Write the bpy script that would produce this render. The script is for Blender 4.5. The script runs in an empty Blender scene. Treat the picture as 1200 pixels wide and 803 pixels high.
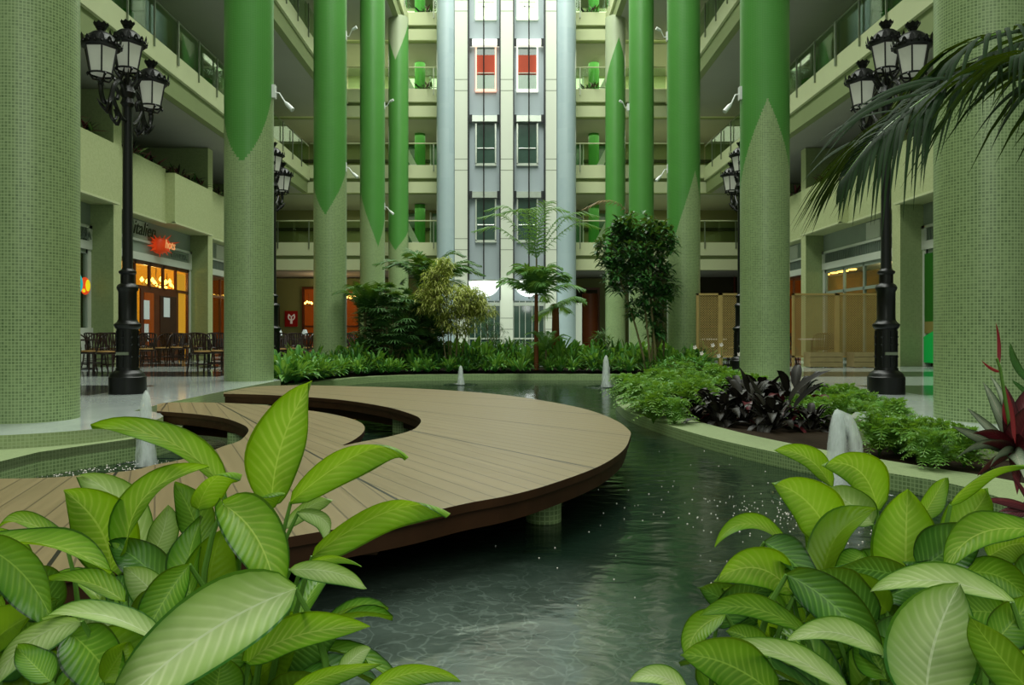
import bpy, math, random
from mathutils import Vector, Matrix
R = random.Random(7)
PI = math.pi
sc = bpy.context.scene
col = sc.collection

# ------------------------------------------------------------------ survey helpers
# camera stands at the origin, lens 0.87 m above the marble, looking along +Y
EYE = 0.87; F = 900.0; CX = 594.0; CY = 392.0
def W(px, py, y):                 # a sight line met at distance y
    return Vector(((px-CX)/F*y, y, EYE-(py-CY)/F*y))
def G(px, py, z=0.0):             # a sight line met at height z
    y = F*(EYE-z)/(py-CY)
    return Vector(((px-CX)/F*y, y, z))

# ------------------------------------------------------------------ object helpers
def tag(o, label=None, cat=None, group=None, kind=None):
    if label: o['label'] = label
    if cat: o['category'] = cat
    if group: o['group'] = group
    if kind: o['kind'] = kind
    return o
def empty(name, loc=(0,0,0), rz=0, label=None, cat=None, group=None):
    o = bpy.data.objects.new(name, None); col.objects.link(o)
    o.location = loc; o.rotation_euler = (0,0,rz); o.empty_display_size = .1
    return tag(o, label, cat, group)
def copy_tree(o, parent=None):
    c = o.copy(); col.objects.link(c)
    if parent: c.parent = parent
    for ch in list(o.children): copy_tree(ch, c)
    return c

class MB:
    def __init__(s): s.v=[]; s.f=[]; s.uv=[]; s.mi=[]; s.sm=[]
    def face(s, idx, uv=None, mi=0, sm=False):
        s.f.append(tuple(idx)); s.uv.append(uv); s.mi.append(mi); s.sm.append(sm)
    def poly(s, pts, uv=None, mi=0, sm=False):
        n=len(s.v); s.v += [tuple(p) for p in pts]; s.face(range(n,n+len(pts)), uv, mi, sm)
    def box(s, x0,x1,y0,y1,z0,z1, mi=0):
        if x0>x1: x0,x1=x1,x0
        if y0>y1: y0,y1=y1,y0
        if z0>z1: z0,z1=z1,z0
        n=len(s.v)
        s.v += [(x0,y0,z0),(x1,y0,z0),(x1,y1,z0),(x0,y1,z0),(x0,y0,z1),(x1,y0,z1),(x1,y1,z1),(x0,y1,z1)]
        for q in ((0,3,2,1),(4,5,6,7),(0,1,5,4),(1,2,6,5),(2,3,7,6),(3,0,4,7)): s.face([n+i for i in q], None, mi)
        return s
    def bar(s, p0, p1, w, h, mi=0):
        p0=Vector(p0); p1=Vector(p1); t=(p1-p0).normalized()
        up=Vector((0,0,1)) if abs(t.z)<.95 else Vector((0,1,0))
        a=t.cross(up).normalized()*w/2; b=a.cross(t).normalized()*h/2
        n=len(s.v)
        for p in (p0,p1):
            for q in (-a-b, a-b, a+b, -a+b): s.v.append(tuple(p+q))
        for q in ((0,1,2,3),(7,6,5,4),(0,4,5,1),(1,5,6,2),(2,6,7,3),(3,7,4,0)): s.face([n+i for i in q], None, mi)
        return s
    def tube(s, pts, rad, n=8, mi=0, cap=True):
        pts=[Vector(p) for p in pts]
        if not isinstance(rad,(list,tuple)): rad=[rad]*len(pts)
        base=len(s.v); prev=None; L=0
        Ls=[]
        for i,p in enumerate(pts):
            t=(pts[min(i+1,len(pts)-1)]-pts[max(i-1,0)])
            t=t.normalized() if t.length>1e-9 else Vector((0,0,1))
            if prev is None:
                up=Vector((0,0,1)) if abs(t.z)<.9 else Vector((1,0,0))
                a=t.cross(up).normalized()
            else:
                a=(prev-t*prev.dot(t)); a=a.normalized() if a.length>1e-6 else t.orthogonal().normalized()
            prev=a; b=t.cross(a)
            if i: L+=(p-pts[i-1]).length
            Ls.append(L)
            for k in range(n):
                an=2*PI*k/n; s.v.append(tuple(p+(a*math.cos(an)+b*math.sin(an))*rad[i]))
        for i in range(len(pts)-1):
            for k in range(n):
                k2=(k+1)%n
                u0=2*PI*k/n*rad[i]; u1=2*PI*(k+1)/n*rad[i]
                s.face((base+i*n+k, base+i*n+k2, base+(i+1)*n+k2, base+(i+1)*n+k), [(u0,Ls[i]),(u1,Ls[i]),(u1,Ls[i+1]),(u0,Ls[i+1])], mi, True)
        if cap:
            s.face([base+k for k in range(n)][::-1], None, mi); s.face([base+(len(pts)-1)*n+k for k in range(n)], None, mi)
        return s
    def lathe(s, prof, cx=0, cy=0, n=24, mi=0, cap=True, sm=True, ph=0, rfun=None):
        base=len(s.v); L=0; Ls=[0]
        for i in range(1,len(prof)):
            L+=math.hypot(prof[i][0]-prof[i-1][0], prof[i][1]-prof[i-1][1]); Ls.append(L)
        rm=max(p[0] for p in prof)
        for r,z in prof:
            for k in range(n):
                a=2*PI*k/n+ph; rr=r*(rfun(a,z) if rfun else 1)
                s.v.append((cx+rr*math.cos(a), cy+rr*math.sin(a), z))
        for i in range(len(prof)-1):
            for k in range(n):
                k2=(k+1)%n; u0=2*PI*k/n*rm; u1=2*PI*(k+1)/n*rm
                s.face((base+i*n+k, base+i*n+k2, base+(i+1)*n+k2, base+(i+1)*n+k), [(u0,Ls[i]),(u1,Ls[i]),(u1,Ls[i+1]),(u0,Ls[i+1])], mi, sm)
        if cap:
            s.face([base+k for k in range(n)][::-1], None, mi); s.face([base+(len(prof)-1)*n+k for k in range(n)], None, mi)
        return s
    def prism(s, out, z0, z1, mi=0, side=None, bottom=True):
        out=[(p[0],p[1]) for p in out]
        A=sum(out[i][0]*out[(i+1)%len(out)][1]-out[(i+1)%len(out)][0]*out[i][1] for i in range(len(out)))
        if A<0: out=out[::-1]
        n=len(out); b=len(s.v); side=mi if side is None else side
        s.v += [(x,y,z0) for x,y in out]+[(x,y,z1) for x,y in out]
        s.face([b+n+i for i in range(n)], [(x,y) for x,y in out], mi)
        if bottom: s.face([b+i for i in range(n)][::-1], [(x,y) for x,y in out][::-1], side)
        L=0
        for i in range(n):
            j=(i+1)%n; d=math.hypot(out[j][0]-out[i][0], out[j][1]-out[i][1])
            s.face((b+i,b+j,b+n+j,b+n+i), [(L,z0),(L+d,z0),(L+d,z1),(L,z1)], side); L+=d
        return s
    def strip(s, A, B, mi=0, sm=False, uvw=None):        # ribbon between two polylines
        b=len(s.v); n=len(A)
        s.v += [tuple(p) for p in A]+[tuple(p) for p in B]; L=0
        for i in range(n-1):
            d=(Vector(A[i+1])-Vector(A[i])).length; w=(Vector(B[i])-Vector(A[i])).length
            s.face((b+i,b+i+1,b+n+i+1,b+n+i), [(L,0),(L+d,0),(L+d,w),(L,w)], mi, sm); L+=d
        return s
    def build(s, name, mats, parent=None, bevel=0, solid=0):
        me=bpy.data.meshes.new(name)
        off=Vector((0,0,0))
        if parent is not None:
            q=parent
            while q is not None: off+=q.location; q=q.parent
        vs=[(v[0]-off.x,v[1]-off.y,v[2]-off.z) for v in s.v]
        me.from_pydata(vs,[],s.f)
        if not isinstance(mats,(list,tuple)): mats=[mats]
        for m in mats: me.materials.append(m)
        uvl=me.uv_layers.new(name='UVMap').data
        data=[0.0]*(2*len(uvl)); k=0
        for i,p in enumerate(me.polygons):
            u=s.uv[i]
            if u is None:
                nr=p.normal; ax=max(range(3), key=lambda a:abs(nr[a]))
                c={0:(1,2),1:(0,2),2:(0,1)}[ax]
                u=[(s.v[j][c[0]], s.v[j][c[1]]) for j in s.f[i]]
            for q in u: data[k]=q[0]; data[k+1]=q[1]; k+=2
        uvl.foreach_set('uv', data)
        me.polygons.foreach_set('material_index', s.mi)
        me.polygons.foreach_set('use_smooth', s.sm)
        me.update()
        if any(s.sm): me.set_sharp_from_angle(angle=math.radians(42))
        o=bpy.data.objects.new(name, me); col.objects.link(o)
        if parent is not None: o.parent=parent
        if bevel:
            m=o.modifiers.new('bevel','BEVEL'); m.width=bevel; m.segments=2; m.limit_method='ANGLE'
        return o

def catmull(pts, per=8, closed=False):
    P=[Vector(p) for p in pts]; out=[]; n=len(P)
    rng = n if closed else n-1
    for i in range(rng):
        p0=P[(i-1)%n] if closed else P[max(i-1,0)]; p1=P[i]; p2=P[(i+1)%n]; p3=P[(i+2)%n] if closed else P[min(i+2,n-1)]
        for k in range(per):
            t=k/per
            out.append(.5*((2*p1)+(-p0+p2)*t+(2*p0-5*p1+4*p2-p3)*t*t+(-p0+3*p1-3*p2+p3)*t**3))
    if not closed: out.append(P[-1])
    return out
def bez(a,b,c,n=8):
    a=Vector(a);b=Vector(b);c=Vector(c)
    return [(1-t)**2*a+2*t*(1-t)*b+t*t*c for t in [i/n for i in range(n+1)]]

# ------------------------------------------------------------------ materials
def srgb(h):
    if isinstance(h,str):
        h=h.lstrip('#'); h=[int(h[i:i+2],16)/255 for i in (0,2,4)]
    return tuple((c/12.92 if c<=.04045 else ((c+.055)/1.055)**2.4) for c in h)+(1,)
class NT:
    def __init__(s, name):
        s.m=bpy.data.materials.new(name); s.m.use_nodes=True; s.t=s.m.node_tree; s.t.nodes.clear()
        s.out=s.t.nodes.new('ShaderNodeOutputMaterial')
    def n(s, typ, **kw):
        nd=s.t.nodes.new('ShaderNode'+typ)
        ins=kw.pop('ins',{})
        for k,v in kw.items(): setattr(nd,k,v)
        for k,v in ins.items(): s.set(nd.inputs[k], v)
        return nd
    def set(s, sock, v):
        if isinstance(v, bpy.types.NodeSocket): s.t.links.new(v, sock)
        else: sock.default_value=v
    def math(s, op, a, b=0.0, c=0.0, clamp=False):
        nd=s.t.nodes.new('ShaderNodeMath'); nd.operation=op; nd.use_clamp=clamp
        s.set(nd.inputs[0],a); s.set(nd.inputs[1],b); s.set(nd.inputs[2],c)
        return nd.outputs[0]
    def mix(s, f, a, b, bt='MIX'):
        nd=s.t.nodes.new('ShaderNodeMix'); nd.data_type='RGBA'; nd.blend_type=bt
        s.set(nd.inputs['Factor'],f); s.set(nd.inputs[6],a); s.set(nd.inputs[7],b)
        return nd.outputs[2]
    def noise(s, scale, detail=3, vec=None, rough=.5, dist=0):
        nd=s.n('TexNoise', ins={'Scale':scale,'Detail':detail,'Roughness':rough,'Distortion':dist})
        if vec is not None: s.set(nd.inputs['Vector'], vec)
        return nd.outputs['Fac']
    def uv(s): return s.n('UVMap').outputs[0]
    def obj(s): return s.n('TexCoord').outputs['Object']
    def sep(s, v):
        nd=s.n('SeparateXYZ', ins={0:v}); return nd.outputs
    def ramp(s, f, stops):
        nd=s.n('ValToRGB'); s.set(nd.inputs[0], f); e=nd.color_ramp.elements
        while len(e)<len(stops): e.new(.5)
        for i,(p,c) in enumerate(stops): e[i].position=p; e[i].color=c
        return nd.outputs[0]
    def bump(s, h, st=.3, dist=.01):
        return s.n('Bump', ins={'Strength':st,'Distance':dist,'Height':h}).outputs[0]
    def bsdf(s, base, rough=.5, spec=.5, normal=None, metal=0, emis=None, es=0, ior=None, coat=0):
        nd=s.n('BsdfPrincipled'); s.set(nd.inputs['Base Color'],base); s.set(nd.inputs['Roughness'],rough)
        s.set(nd.inputs['Specular IOR Level'],spec); s.set(nd.inputs['Metallic'],metal)
        if normal is not None: s.set(nd.inputs['Normal'],normal)
        if emis is not None: s.set(nd.inputs['Emission Color'],emis); s.set(nd.inputs['Emission Strength'],es)
        if ior: s.set(nd.inputs['IOR'],ior)
        if coat: s.set(nd.inputs['Coat Weight'],coat)
        return nd.outputs[0]
    def done(s, sh): s.t.links.new(sh, s.out.inputs[0]); return s.m

def plain(name, c, rough=.5, spec=.5, metal=0, nscale=0, namt=.15, bump=0, emis=None, es=0):
    t=NT(name); c=srgb(c); base=c; nrm=None
    if nscale:
        f=t.noise(nscale,4,t.obj()); d=tuple(x*(1-namt) for x in c[:3])+(1,); l=tuple(min(1,x*(1+namt)) for x in c[:3])+(1,)
        base=t.mix(f,d,l)
        if bump: nrm=t.bump(f,bump,.01)
    return t.done(t.bsdf(base,rough,spec,nrm,metal,srgb(emis) if emis else None,es))

def brick(t, vec, size, mortar, c1, c2, cm, bias=0):
    b=t.n('TexBrick', offset=0.0, squash=1.0)
    t.set(b.inputs['Vector'],vec); b.inputs['Scale'].default_value=1; b.inputs['Mortar Size'].default_value=mortar
    b.inputs['Mortar Smooth'].default_value=.2; b.inputs['Bias'].default_value=bias
    b.inputs['Brick Width'].default_value=size; b.inputs['Row Height'].default_value=size
    t.set(b.inputs['Color1'],c1); t.set(b.inputs['Color2'],c2); t.set(b.inputs['Mortar'],cm)
    return b
def mosaic(name, c1, c2, cm, size=.032, rough=.35, paint=None, extra=None):
    """glass mosaic laid on the UVs (metres); paint=(colour, z0, amp, lobes, phase, power, above) green coat with petal edge"""
    t=NT(name); uv=t.uv()
    b=brick(t,uv,size,.0042,srgb(c1),srgb(c2),srgb(cm))
    c=t.mix(t.math('MULTIPLY',t.noise(1.3,3,t.obj()),.45), b.outputs['Color'], srgb(cm))
    nrm=t.bump(t.math('SUBTRACT',1.0,b.outputs['Fac']),.35,.002)
    rg=rough
    for P in (paint or []):
        pc,z0,amp,lobes,ph,pw,above=P
        o=t.sep(t.obj())
        ang=t.math('ARCTAN2',o[1],o[0]); ang=t.math('SUBTRACT',ang,ph)
        tt=t.math('MULTIPLY',t.math('PINGPONG',t.math('MULTIPLY',ang,lobes/(2*PI)),.5),2.0)
        zb=t.math('ADD',t.math('MULTIPLY',t.math('POWER',tt,pw),amp),z0)
        zq=t.math('SNAP',o[2],.06)
        zn=t.math('ADD',zq,t.math('MULTIPLY',t.math('SUBTRACT',t.noise(28,1,t.obj()),.5),.08))
        f=t.math('GREATER_THAN' if above else 'LESS_THAN',zn,zb)
        tone=t.noise(.9,4,t.obj(),.6)
        g=t.mix(tone,tuple(x*.82 for x in srgb(pc)[:3])+(1,),tuple(min(1,x*1.15) for x in srgb(pc)[:3])+(1,))
        g=t.mix(t.math('MULTIPLY',b.outputs['Fac'],.15),g,(0.4,.5,.33,1))
        c=t.mix(f,c,g)
    return t.done(t.bsdf(c,rg,.4,nrm))

M={}
TC1,TC2,TCM='#7a915e','#4f673a','#a3b986'
M['mosaic']=mosaic('pale_green_mosaic',TC1,TC2,TCM)
M['mosaic_dark']=mosaic('pond_wall_mosaic','#84a066','#5f7b48','#aac38c')
M['curb']=mosaic('curb_top_mosaic','#9cab7c','#88996a','#aaba8e',rough=.3)
def wallmos(name,a,b):
    t=NT(name); br=brick(t,t.uv(),.05,.004,srgb(a),srgb(b),srgb(a))
    c=t.mix(.35,br.outputs['Color'],srgb(a)); f=t.noise(22,3,t.obj())
    c=t.mix(t.math('MULTIPLY',f,.3),c,srgb(b))
    return t.done(t.bsdf(c,.6,.3))
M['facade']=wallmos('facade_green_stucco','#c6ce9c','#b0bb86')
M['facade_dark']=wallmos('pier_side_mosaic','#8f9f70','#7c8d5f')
M['fascia']=plain('cream_fascia','#cfd6aa',.6,.3,nscale=1.5,namt=.06)
M['beam']=plain('olive_beam','#8d9a6c',.7,.2,nscale=1.5,namt=.06)
M['soffit']=plain('grey_soffit','#a6a79d',.7,.2,nscale=.6,namt=.08)
M['inner_wall']=plain('inner_gallery_wall','#8b8c62',.7,.2,nscale=.5,namt=.12)
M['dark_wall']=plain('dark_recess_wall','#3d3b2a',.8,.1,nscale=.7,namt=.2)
M['far_wall']=plain('far_wall_paint','#7d8556',.7,.2,nscale=.5,namt=.15)
M['black_iron']=plain('black_cast_iron','#080909',.36,.4,metal=0,nscale=40,namt=.4,bump=.1)
M['lamp_glass']=plain('frosted_lamp_glass','#cfd2c4',.35,.4,emis='#cfd3c4',es=.14)
M['white']=plain('white_metal','#d9dedb',.4,.5)
M['white_frame']=plain('white_shop_frame','#cdd3c6',.5,.4,nscale=2,namt=.04)
M['grey_frame']=plain('grey_sign_board','#8d9a8c',.6,.3,nscale=2,namt=.1)
M['steel']=plain('brushed_steel','#8b937f',.35,.5,metal=.7)
M['dark_steel']=plain('dark_guide_rail','#2c2f30',.5,.4,metal=.3)
M['wood_dark']=plain('dark_stained_wood','#2a1712',.3,.5,nscale=8,namt=.3)
M['seat']=plain('tan_seat_pad','#9a7a46',.6,.3,nscale=20,namt=.15)
M['door_wood']=plain('reddish_door_wood','#5e2c12',.35,.5,nscale=5,namt=.25)
M['rust_wood']=plain('brown_beam_wood','#3f2513',.6,.3,nscale=6,namt=.4)
M['soil']=plain('dark_planting_soil','#2b2218',.95,.1,nscale=18,namt=.5,bump=.6)
M['lattice']=plain('trellis_wood','#b39a60',.6,.2,nscale=6,namt=.2)
M['box_wood']=plain('planter_box_wood','#9c8c62',.6,.2,nscale=6,namt=.2)
M['pond_floor']=plain('dark_pond_floor','#0e1410',.9,.1,nscale=3,namt=.3)
M['red']=plain('red_fire_sign','#9c1410',.4,.4)
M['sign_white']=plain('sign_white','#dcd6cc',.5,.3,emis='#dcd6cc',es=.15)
M['orange']=plain('orange_sign_letter','#e2491a',.4,.4,emis='#e2491a',es=.22)
M['orange_pale']=plain('pale_orange_stroke','#ffb070',.4,.4,emis='#ffb070',es=.35)
M['sign_green']=plain('dark_green_letter','#2f3a20',.5,.3)
M['sign_grey']=plain('grey_letter','#69756a',.5,.3)
M['panel_dkgreen']=plain('deep_green_panel','#1c5a12',.3,.5,emis='#1c5a12',es=.12)
M['panel_green']=plain('bright_green_panel','#07913a',.3,.5,emis='#07913a',es=.35)
M['panel_tan']=plain('tan_panel','#8d8248',.4,.4)
M['warm_glow']=plain('warm_lamp_glow','#ffcf70',.5,.2,emis='#ffc058',es=7)
M['bowl']=plain('lit_bowl_glass','#ffffff',.4,.3,emis='#f4fff6',es=1.6)
M['amber']=plain('amber_interior','#a8761e',.6,.2,emis='#c48c24',es=.9,nscale=1.5,namt=.3)  # emission stands in for lamp light inside the cafe
M['orange_wall']=plain('orange_interior','#8a400f',.6,.2,emis='#9a480f',es=.22,nscale=1.2,namt=.35)  # warm lamp light put into the wall colour as a mild glow
M['beige_int']=plain('beige_shop_interior','#7b6c3a',.6,.2,emis='#8b7a40',es=.12,nscale=1.0,namt=.2)  # slight emission replaces lamp light on the inner shop wall
M['paper']=plain('white_paper','#c8d2d0',.6,.2,emis='#c8d2d0',es=.2)
M['neon_y']=plain('yellow_neon','#e5d020',.4,.2,emis='#e5d020',es=.7)
M['neon_o']=plain('orange_neon','#d2451c',.4,.2,emis='#d2451c',es=.7)
M['neon_c']=plain('cyan_neon','#1ba8a8',.4,.2,emis='#1ba8a8',es=.6)
M['teal_panel']=plain('teal_panel','#1f6a48',.4,.3,emis='#1f6a48',es=.15)
M['tower_panel']=plain('white_tower_cladding','#d5dacb',.45,.4,nscale=.4,namt=.05)
M['tower_joint']=plain('tower_joint','#9aa092',.7,.2)
M['shaft']=plain('shaft_grey_panel','#a9b5bb',.5,.3,nscale=.5,namt=.06)
M['cable']=plain('dark_cable','#241f1f',.5,.3)
M['win_lit']=plain('lit_window_trim','#eaf0e4',.4,.3,emis='#f4f2e2',es=.9)
M['win_pink']=plain('pink_lit_trim','#ffd0bc',.4,.3,emis='#ffbfa4',es=.8)
M['daylight']=plain('daylight_pane','#dff0cc',.5,.2,emis='#e4f5d2',es=1.3)  # glowing pane added in place of daylight from the space beyond
M['headbar']=plain('door_header_steel','#c4ccc0',.25,.5,metal=.5,nscale=2,namt=.3)
M['green_paint']=plain('green_column_paint','#4c9a3c',.5,.3,nscale=.8,namt=.15)
M['red_drape']=plain('terracotta_wall','#a4442e',.6,.2,emis='#a4442e',es=.2,nscale=1.2,namt=.2)
M['brown_col']=plain('brown_pillar','#6b3416',.4,.4,nscale=1.2,namt=.2)
M['bark']=plain('grey_brown_bark','#6f6a48',.8,.2,nscale=14,namt=.35,bump=.5)
M['bark_red']=plain('reddish_palm_trunk','#7d4a2c',.8,.2,nscale=10,namt=.3,bump=.5)

# marble floor with dark bands
t=NT('polished_marble'); o=t.sep(t.obj())
f1=t.math('LESS_THAN', t.math('MODULO', t.math('ADD',o[1],-10.95+48.5), 4.85), 2.15)
f2=t.math('GREATER_THAN', t.math('ABSOLUTE',o[0]), 5.95)
band=t.math('MULTIPLY',f1,f2)
nz=t.noise(.8,6,t.obj(),.65,1.5)
wht=t.mix(nz,srgb('#a9b4b2'),srgb('#d6dedb'))
dk=t.mix(nz,srgb('#23282a'),srgb('#3b4142'))
c=t.mix(band,wht,dk)
M['marble']=t.done(t.bsdf(c,.1,.55,t.bump(t.noise(3,2,t.obj()),.02,.01)))
# tower corner marble
t=NT('bluish_marble'); b=t.n('TexBrick',offset=0.5); t.set(b.inputs['Vector'],t.uv()); b.inputs['Scale'].default_value=1
b.inputs['Brick Width'].default_value=.9; b.inputs['Row Height'].default_value=1.15; b.inputs['Mortar Size'].default_value=.004
for k,cc in (('Color1','#a9bcc2'),('Color2','#9bb0b8'),('Mortar','#9fb4b8')): b.inputs[k].default_value=srgb(cc)
c=t.mix(t.math('MULTIPLY',t.noise(1.5,6,t.obj(),.6,1),.5),b.outputs['Color'],srgb('#bccaca'))
M['blue_marble']=t.done(t.bsdf(c,.35,.4))
# deck boards: fan of wedges, straight boards inside every wedge
t=NT('deck_boards'); o=t.sep(t.obj())
dx=t.math('ADD',o[0],4.2); dy=t.math('ADD',o[1],-7.45)
an=t.math('ARCTAN2',dy,dx); rr=t.math('SQRT',t.math('ADD',t.math('MULTIPLY',dx,dx),t.math('MULTIPLY',dy,dy)))
wd=math.radians(7.7)
k=t.math('FLOOR',t.math('DIVIDE',an,wd)); loc=t.math('SUBTRACT',t.math('DIVIDE',an,wd),k)
la=t.math('MULTIPLY',t.math('SUBTRACT',loc,.5),wd)
d=t.math('MULTIPLY',rr,t.math('SINE',la)); al=t.math('MULTIPLY',rr,t.math('COSINE',la))
pb=t.math('DIVIDE',t.math('ADD',d,5.0),.135); pk=t.math('FLOOR',pb); pf=t.math('SUBTRACT',pb,pk)
edge=t.math('MINIMUM',pf,t.math('SUBTRACT',1.0,pf))
seam=t.math('LESS_THAN',edge,.035)
ed2=t.math('MULTIPLY',t.math('MINIMUM',loc,t.math('SUBTRACT',1.0,loc)),t.math('MULTIPLY',rr,wd))
seam2=t.math('LESS_THAN',ed2,.009)
cmb=t.n('CombineXYZ',ins={0:t.math('MULTIPLY',al,.7),1:t.math('MULTIPLY',d,26),2:t.math('ADD',t.math('MULTIPLY',k,3.7),pk)})
gr=t.noise(1.0,5,cmb.outputs[0],.6)
wn=t.n('TexWhiteNoise',noise_dimensions='2D'); cm2=t.n('CombineXYZ',ins={0:k,1:pk}); t.set(wn.inputs['Vector'],cm2.outputs[0])
c=t.mix(gr,srgb('#6c5d42'),srgb('#9c8964'))
c=t.mix(t.math('MULTIPLY',wn.outputs['Value'],.35),c,srgb('#8e7c58'))
c=t.mix(t.math('MULTIPLY',seam,.6),c,srgb('#332818')); c=t.mix(seam2,c,srgb('#1b140d'))
M['deck']=t.done(t.bsdf(c,t.math('ADD',t.math('MULTIPLY',gr,.2),.3),.4,t.bump(t.math('SUBTRACT',1.0,t.math('MAXIMUM',seam,seam2)),.4,.004)))
# water
t=NT('dark_pond_water'); ob=t.obj()
mp=t.n('Mapping',ins={'Vector':ob,'Scale':(1.0,1.6,1.0)})
h=t.math('ADD',t.math('MULTIPLY',t.noise(1.8,3,mp.outputs[0],.5,.6),.8),t.math('MULTIPLY',t.noise(6,2,mp.outputs[0],.5,.8),.16))
o=t.sep(ob)
# pale patch near the camera: rippled tower reflection painted into the water colour
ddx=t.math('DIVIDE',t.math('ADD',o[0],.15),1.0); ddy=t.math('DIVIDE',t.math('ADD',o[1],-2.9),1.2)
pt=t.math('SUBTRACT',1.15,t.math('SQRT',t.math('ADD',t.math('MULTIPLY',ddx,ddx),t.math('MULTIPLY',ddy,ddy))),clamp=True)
bp=t.bump(h,.35,.05)
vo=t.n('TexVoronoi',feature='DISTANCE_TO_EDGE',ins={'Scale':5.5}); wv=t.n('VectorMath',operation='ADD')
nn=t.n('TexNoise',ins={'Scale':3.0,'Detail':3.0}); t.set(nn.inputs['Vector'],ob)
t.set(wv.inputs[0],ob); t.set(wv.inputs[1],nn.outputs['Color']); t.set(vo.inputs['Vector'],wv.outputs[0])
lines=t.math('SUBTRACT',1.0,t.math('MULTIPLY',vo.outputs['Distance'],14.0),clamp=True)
painted_reflection=t.math('MULTIPLY',pt,t.math('ADD',t.math('MULTIPLY',lines,.28),t.math('MULTIPLY',t.noise(2.5,5,ob,.65,1.2),.7)))
c=t.mix(painted_reflection,srgb('#18281e'),srgb('#7d8c84'))
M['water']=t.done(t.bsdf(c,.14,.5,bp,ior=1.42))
# fountain spray
t=NT('white_spray'); a=t.n('BsdfTransparent').outputs[0]; b=t.n('BsdfDiffuse',ins={'Color':(.93,.98,.98,1)}).outputs[0]
tl=t.n('BsdfTranslucent',ins={'Color':(.93,.98,.98,1)}).outputs[0]
m1=t.n('MixShader',ins={0:.5}); t.set(m1.inputs[1],b); t.set(m1.inputs[2],tl)
mp=t.n('Mapping',ins={'Vector':t.obj(),'Scale':(14,14,3)})
lw=t.n('LayerWeight',ins={'Blend':.35}).outputs['Facing']
fac=t.math('MULTIPLY',t.math('ADD',t.math('MULTIPLY',t.noise(1.5,4,mp.outputs[0]),1.25),-.12),t.math('SUBTRACT',1.05,lw),clamp=True)
m2=t.n('MixShader'); t.set(m2.inputs[0],fac); t.set(m2.inputs[1],a); t.set(m2.inputs[2],m1.outputs[0])
M['spray']=t.done(m2.outputs[0])
# glass
def glassmat(name,tint,refl=.12,al=.85):
    t=NT(name); a=t.n('BsdfTransparent',ins={'Color':tint}).outputs[0]; g=t.n('BsdfGlossy',ins={'Color':(.8,.9,.8,1),'Roughness':.03}).outputs[0]
    fr=t.math('MULTIPLY',t.math('POWER',t.n('LayerWeight',ins={'Blend':.5}).outputs['Facing'],4.0),.45)
    m=t.n('MixShader',ins={0:t.math('ADD',fr,refl*.3)}); t.set(m.inputs[1],a); t.set(m.inputs[2],g)
    return t.done(m.outputs[0])
M['glass']=glassmat('clear_green_glass',(.78,.88,.76,1))
M['shop_glass']=glassmat('shop_window_glass',(.85,.88,.82,1))
M['dark_glass']=plain('dark_lift_glass','#3a5549',.12,.7,nscale=1.0,namt=.6)
M['green_glass']=plain('greenish_pane','#5c7f64',.12,.7,nscale=1.2,namt=.5)

def leafmat(name, dark, mid, pale, vein=.35, transl=.3, freq=13, patt=.5, rough=.33, midrib=None, glow=None):
    t=NT(name); s=t.sep(t.uv()); u=s[0]
    a=t.math('ABSOLUTE',t.math('SUBTRACT',t.math('MULTIPLY',s[1],2.0),1.0))
    ph=t.math('SUBTRACT',t.math('MULTIPLY',u,freq),t.math('MULTIPLY',a,freq*.23))
    ph=t.math('ADD',ph,t.math('MULTIPLY',t.noise(9,2,t.obj()),1.1))
    st=t.math('MULTIPLY',t.math('ADD',t.math('SINE',t.math('MULTIPLY',ph,2*PI)),1.0),.5)
    thin=t.math('MULTIPLY',t.math('POWER',st,4.0),t.math('MULTIPLY',t.math('SUBTRACT',t.noise(7,3,t.obj(),.6),.3),4.0),clamp=True)
    cen=t.math('SUBTRACT',1.0,t.math('POWER',a,1.8))
    nz=t.noise(18,3,t.obj(),.6)
    big=t.noise(3.5,2,t.obj(),.5)
    pf=t.math('MULTIPLY',cen,t.math('ADD',t.math('MULTIPLY',nz,.5),t.math('MULTIPLY',big,.8)),clamp=True)
    c=t.mix(t.math('MULTIPLY',pf,patt),srgb(mid),srgb(pale))
    c=t.mix(t.math('MULTIPLY',t.math('MULTIPLY',thin,cen),vein),c,srgb(pale))
    mg=t.math('GREATER_THAN',t.math('ADD',a,t.math('MULTIPLY',nz,.08)),.965)
    c=t.mix(t.math('MULTIPLY',t.math('POWER',a,6.0),.55),c,srgb(dark)); c=t.mix(mg,c,srgb(dark))
    c=t.mix(t.math('MULTIPLY',t.math('SUBTRACT',t.noise(5.5,3,t.obj(),.6),.45,0,True),1.6,0,True),c,srgb(dark))
    mr=t.math('LESS_THAN',a,.03)
    c=t.mix(t.math('MULTIPLY',mr,.75),c,srgb(midrib or pale))
    nrm=t.bump(t.math('ADD',st,t.math('MULTIPLY',t.math('MINIMUM',t.math('MULTIPLY',a,8),1.0),.8)),.2,.003)
    p=t.bsdf(c,rough+.06,.28,nrm)
    tr=t.n('BsdfTranslucent',ins={'Color':t.mix(.5,c,srgb(glow or '#a8d020'))}).outputs[0]
    m=t.n('MixShader',ins={0:transl}); t.set(m.inputs[1],p); t.set(m.inputs[2],tr)
    return t.done(m.outputs[0])
M['leaf_bright']=leafmat('bright_dieffenbachia_leaf','#1a4a0e','#6ba416','#c2da66',.75,.4,glow='#b8e000')
M['leaf_mid']=leafmat('mid_dieffenbachia_leaf','#123a0a','#437f12','#9cc04c',.7,.3)
M['leaf_dark']=leafmat('dark_dieffenbachia_leaf','#0d300a','#225a16','#7cab4c',.8,.18)
M['leaf_pale']=leafmat('pale_dieffenbachia_leaf','#2c6420','#98bc5c','#e4f0b8',.8,.28,patt=.8,midrib='#dfeac0')
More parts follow.
